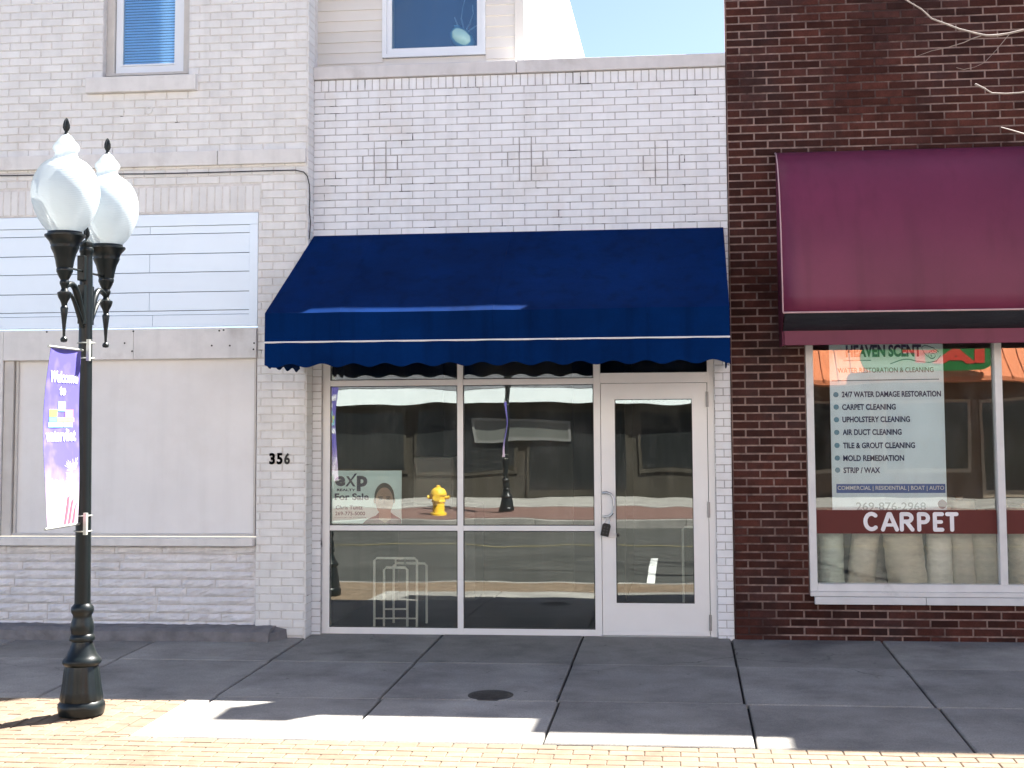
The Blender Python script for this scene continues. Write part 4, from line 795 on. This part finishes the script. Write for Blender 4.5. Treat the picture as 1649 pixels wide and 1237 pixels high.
l2=dup(lamp,(-3.8,-17.5,-0.1),PI,'black twin globe street lamp across the street, mirrored in the middle shop pane'); 
b2=dup(banner,(-3.8,-17.5+0.075,-0.1+WLOC[banner.name].z-lz),PI,'street banner on the lamp post across the street, mirrored in the middle pane')

# valve covers in the pavement
iron2=mat('dark cast cover',(0.05,0.048,0.045),0.7,0.3,30,0.6,120)
for nm,px,py,rad,lab in (('valve_cover',790,1120,0.155,'round dark iron cover in the pavement in front of the shop window'),):
    d=RM@Vector(((px-CX)/F,(py-CY)/F,1)); t_=(-SL*CAMD-CAMH)/(d.z-SL*d.y); X_,Y_=t_*d.x,t_*d.y-CAMD
    vc_=thing(nm,lab,'cover',(X_,Y_,gz(Y_)))
    mb=MB(); mb.lathe([(rad,-0.02),(rad,0.004),(rad*0.96,0.006)],0,0,40); mb.v=[(X_+v[0],Y_+v[1],gz(Y_+v[1])+v[2]) for v in mb.v]; mb.build('rim',iron2,vc_)
    mb=MB()
    for k in range(-3,4): hh=math.sqrt(max(0,(rad*0.82)**2-(k*0.036)**2)); mb.box(X_-hh,X_+hh,Y_+k*0.036-0.008,Y_+k*0.036+0.008,gz(Y_)+0.006,gz(Y_)+0.0085)
    mb.build('tread',iron2,vc_)

# ------------------------------------------------------------------ bare street tree, its twigs reaching in from the right
bark=mat('grey bark',(0.20,0.17,0.145),0.85,0.25,14,0.8,40,bdist=0.01,stretch=(1,1,0.3)); twigm=mat('pale twig bark',(0.36,0.30,0.26),0.7,0.15,20)
TX,TY=5.0,-3.75; tr=thing('street_tree','bare street tree whose pale twigs cross the brown brick wall at upper right','tree',(TX,TY,gz(TY)))
mb=MB(); mb.tube([(TX,TY,gz(TY)-0.05),(TX+0.02,TY,0.8),(TX-0.03,TY+0.02,1.9),(TX,TY,3.3)],[0.17,0.135,0.12,0.115],14); mb.build('trunk',bark,tr,smooth=True)
mb=MB(); tw=MB(); rt=random.Random(11)
def inframe(p):
    v=RM.transposed()@(p-Vector((0,-CAMD,CAMH))); u=CX+F*v.x/v.z; w_=CY+F*v.y/v.z; return (u<1665 and w_>-30) or p.y>-2.9
def grow(p,d,l,r,lev):
    pts=[p.copy()]; rad=[r]; n=5
    for i in range(n):
        d=(d+Vector((rt.uniform(-.18,.18),rt.uniform(-.18,.18),rt.uniform(-.05,.16)))).normalized(); q=pts[-1]+d*l/n
        if inframe(q): break
        pts.append(q); rad.append(r*(1-0.55*(i+1)/n))
    if len(pts)<2: return
    (mb if lev<3 else tw).tube(pts,rad,7 if lev<3 else 5)
    if lev>=5: return
    for k in range(3 if lev<3 else 2):
        i=rt.randint(max(1,len(pts)//2),len(pts)-1); a=rt.uniform(0,2*PI); s=d.cross(Vector((math.cos(a),math.sin(a),0.3))).normalized()
        grow(pts[i],(d*0.75+s*0.7).normalized(),l*rt.uniform(.6,.8),rad[i]*0.68,lev+1)
for k in range(6):
    a=2*PI*k/6+0.3; grow(Vector((TX,TY,3.0+0.05*k)),Vector((math.cos(a)*0.5,math.sin(a)*0.5,1.0)).normalized(),4.0,0.085,1)
Yt=-2.6
mb.tube([(TX,TY,2.4),(4.9,-3.4,3.2),(4.0,-3.0,3.9),(3.1,Yt,4.35),at(1700,38,Yt),at(1649,48,Yt)],[0.045,0.035,0.025,0.016,0.009,0.0075],8)
mb.tube([(4.9,-3.4,3.2),(4.0,-2.8,3.7),(3.0,Yt,3.95),at(1690,150,Yt)],[0.025,0.018,0.012,0.006],7)
tw.tube([at(a,b,Yt) for a,b in ((1651,48),(1625,54),(1607,57),(1588,57.5),(1572,54),(1545,47),(1521,38),(1500,30),(1484,15),(1462,2),(1440,-12))],[0.0075,0.007,0.0072,0.0068,0.0064,0.006,0.006,0.0055,0.0052,0.0045,0.004],7)
tw.tube([at(a,b,Yt) for a,b in ((1627,53),(1610,55.5),(1590,57))],[0.004,0.0045,0.004],6); tw.tube([at(a,b,Yt) for a,b in ((1580,57.5),(1566,62),(1551,69),(1524,77),(1500,82),(1470,93))],[0.0035,0.0032,0.003,0.002,0.0018,0.0012],5)
tw.tube([at(a,b,Yt) for a,b in ((1692,150),(1662,146),(1644,149.5),(1620,151),(1597,150),(1586,143),(1570,135.5))],[0.006,0.0055,0.005,0.005,0.005,0.0055,0.007],7)
tw.tube([at(a,b,Yt) for a,b in ((1692,152),(1670,214),(1650,216),(1630,210),(1612,205))],[0.005,0.005,0.0045,0.004,0.0035],6); tw.tube([at(a,b,Yt) for a,b in ((1585,101),(1570,108),(1552,112),(1540,109))],[0.0015,0.0015,0.0018,0.0015],5)
tw.tube([at(a,b,Yt) for a,b in ((1627,53),(1605,80),(1585,101))],[0.003,0.0018,0.0015],5)
mb.build('limb',bark,tr,smooth=True); tw.build('twig',twigm,tr,smooth=True)

# ------------------------------------------------------------------ across the street (seen mirrored in the shop glass)
dk=mat('dark painted wood front',(0.040,0.034,0.024),0.7,0.3,2,stretch=(3,1,0.3)); whiteb=mat('white enamel fascia',(0.78,0.84,0.83),0.4,0.03,1); bro=mat('brown timber front',(0.12,0.075,0.05),0.7,0.25,3); org=mat('orange ribbed metal roof',(0.62,0.20,0.09),0.4,0.06,3); fbrick=mat('far white painted brick',(0.80,0.77,0.71),0.7,0.06,9); cream2=mat('far cream stucco',(0.78,0.70,0.56),0.7,0.06,5)
fglass=mat('far dark glass',(0.02,0.022,0.022),0.08,0.1,2,spec=0.6)
def far_building(name,label,x0,x1,h,front,wallm,fascia=None,nwin=4,z1=2.2,fr=None):
    fr=fr or bro
    t=thing(name,label,'building',((x0+x1)/2,FRONT,-0.1))
    mb=MB(); mb.box(x0,x1,FRONT-9,FRONT,-0.1,h); mb.build('wall',wallm,t)  # upper walls made pale and tall to bounce light onto the shaded shops
    mb=MB(); mb.box(x0+0.1,x1-0.1,FRONT,FRONT+0.08,-0.1,2.75); mb.build('shop_front',front,t)
    if fascia: mb=MB(); mb.box(x0+0.05,x1-0.05,FRONT+0.0,FRONT+0.5,fascia[0],fascia[1]); mb.build('fascia',fascia[2],t)
    wd=(x1-x0-0.6)/nwin
    for i in range(nwin):
        a=x0+0.3+i*wd; mb=MB(); mb.box(a+0.12,a+wd-0.12,FRONT+0.081,FRONT+0.12,0.5 if i!=nwin//2 else -0.08,z1); wo=mb.build('window' if i!=nwin//2 else 'door',fr,t)
        mb=MB(); mb.box(a+0.2,a+wd-0.2,FRONT+0.121,FRONT+0.126,0.6 if i!=nwin//2 else 0.1,z1-0.08); mb.build('pane',fglass,wo)
        mb=MB(); mb.box(a+wd*0.3,a+wd*0.7,FRONT+0.001,FRONT+0.05,3.9,5.4); w2=mb.build('window',whiteb,t)
        mb=MB(); mb.box(a+wd*0.3+0.07,a+wd*0.7-0.07,FRONT+0.051,FRONT+0.056,3.97,5.33); mb.build('pane',fglass,w2)
    return t
far_building('white_fascia_shop','dark fronted shop with long white fascia across the street, mirrored in the storefront glass',-10.2,1.9,9.2,dk,fbrick,(2.32,2.68,whiteb),4,fr=dk)
far_building('white_block','white painted block at the far left across the street',-24.0,-10.3,9.8,dk,fbrick,(2.6,3.1,dk),4)
wf=next(o for o in bpy.data.objects if o.name.startswith('white_fascia_shop'))
mb=MB(); mb.box(-10.15,1.85,FRONT,FRONT+0.3,2.70,3.75); mb.build('dimming_band',mat('dull grey dimming band',(0.16,0.16,0.17),0.7,0.15,3),wf)  # added grey band, dims the mirrored wall above the white fascia
ob=far_building('orange_roofed_shop','brown shop under an orange ribbed metal roof across the street, mirrored in the carpet window',2.2,14.5,8.8,bro,cream2,None,5,2.35,fr=mat('pale tan window frames',(0.30,0.24,0.18),0.6,0.1,4))
mb=MB(); x=2.0
mb.mesh([(2.0,FRONT+1.5,2.84),(14.7,FRONT+1.5,2.84),(14.7,FRONT+0.05,4.1),(2.0,FRONT+0.05,4.1),(2.0,FRONT+1.5,2.74),(14.7,FRONT+1.5,2.74),(14.7,FRONT+0.05,2.74),(2.0,FRONT+0.05,2.74)],[(0,1,2,3),(4,5,1,0),(4,7,6,5),(0,3,7,4),(1,5,6,2)])
while x<14.7: mb.mesh([(x,FRONT+1.52,2.86),(x+0.05,FRONT+1.52,2.86),(x+0.05,FRONT+0.07,4.13),(x,FRONT+0.07,4.13),(x,FRONT+1.51,2.80),(x+0.05,FRONT+1.51,2.80)],[(0,1,2,3),(4,5,1,0)]); x+=0.34
mb.build('metal_roof',org,ob)
far_building('white_block','white painted block at the far right across the street',14.8,28.0,9.4,dk,fbrick,(2.5,3.0,bro),4)
nb=thing('notice_board','long grey notice board across the street, mirrored in the upper right shop pane','sign',(-4.1,FRONT+0.15,1.43))
mb=MB(); mb.box(-5.35,-2.95,FRONT+0.125,FRONT+0.17,1.42,1.86); mb.build('board',mat('grey board',(0.10,0.105,0.095),0.5,0.1,3),nb)
mb=MB(); mb.slab(-5.4,-2.9,1.37,1.91,FRONT+0.126,FRONT+0.19,[(-5.33,-2.97,1.44,1.84)]); mb.build('frame',mat('dull grey frame',(0.16,0.16,0.15),0.5,0.1,3),nb)
gs=thing('green_sign','green rounded signboard with red letters before the orange roof across the street','sign',(6.1,FRONT+1.7,2.9))
mb=MB(); x0,x1,z0,z1=4.2,7.35,2.98,3.68; ry=(z1-z0)/2
pl=[(x1-ry+ry*math.cos(a),z0+ry+ry*math.sin(a)) for a in [PI*i/12-PI/2 for i in range(13)]]+[(x0+ry-ry*math.cos(a),z0+ry-ry*math.sin(a)) for a in [PI*i/12-PI/2 for i in range(13)]]
mb.poly([(u,v) for u,v in pl],lambda u,v,t:(u,FRONT+1.65+t,v),0,0.12); mb.build('board',mat('green sign enamel',(0.02,0.13,0.03),0.4),gs)
mb=MB(); mb.text('IAT',lambda u,v,t:(-u,FRONT+1.772+t,v),(-7.1,-5.2,3.16,3.52),0.05,0,0.01); mb.build('lettering',mat('red sign letters',(0.5,0.05,0.03),0.4),gs)
hd=thing('fire_hydrant','yellow fire hydrant on the far pavement, mirrored in the upper left shop pane','hydrant',(-5.2,-17.0,-0.1))
yel=mat('yellow hydrant paint',(0.80,0.50,0.03),0.4,0.06,6); hx,hy,hz=-5.2,-17.0,-0.112
mb=MB(); mb.lathe([(0.16,hz),(0.16,hz+0.04),(0.115,hz+0.05),(0.105,hz+0.24),(0.125,hz+0.26),(0.125,hz+0.29),(0.11,hz+0.31),(0.115,hz+0.40),(0.145,hz+0.42),(0.145,hz+0.45)],hx,hy,24); mb.build('barrel',yel,hd,smooth=True)
mb=MB(); mb.lathe([(0.14,hz+0.451),(0.125,hz+0.52),(0.08,hz+0.575),(0.035,hz+0.59),(0.035,hz+0.635),(0.02,hz+0.64)],hx,hy,24); mb.build('bonnet',yel,hd,smooth=True)
for dx,dy,rr_ in ((0.2,0,0.055),(-0.2,0,0.055),(0,0.19,0.075)):
    mb=MB(); mb.tube([(hx,hy,hz+0.36),(hx+dx*0.85,hy+dy*0.85,hz+0.36),(hx+dx,hy+dy,hz+0.36)],[rr_*0.8,rr_*0.8,rr_],14); mb.build('nozzle_cap',yel,hd,smooth=True)
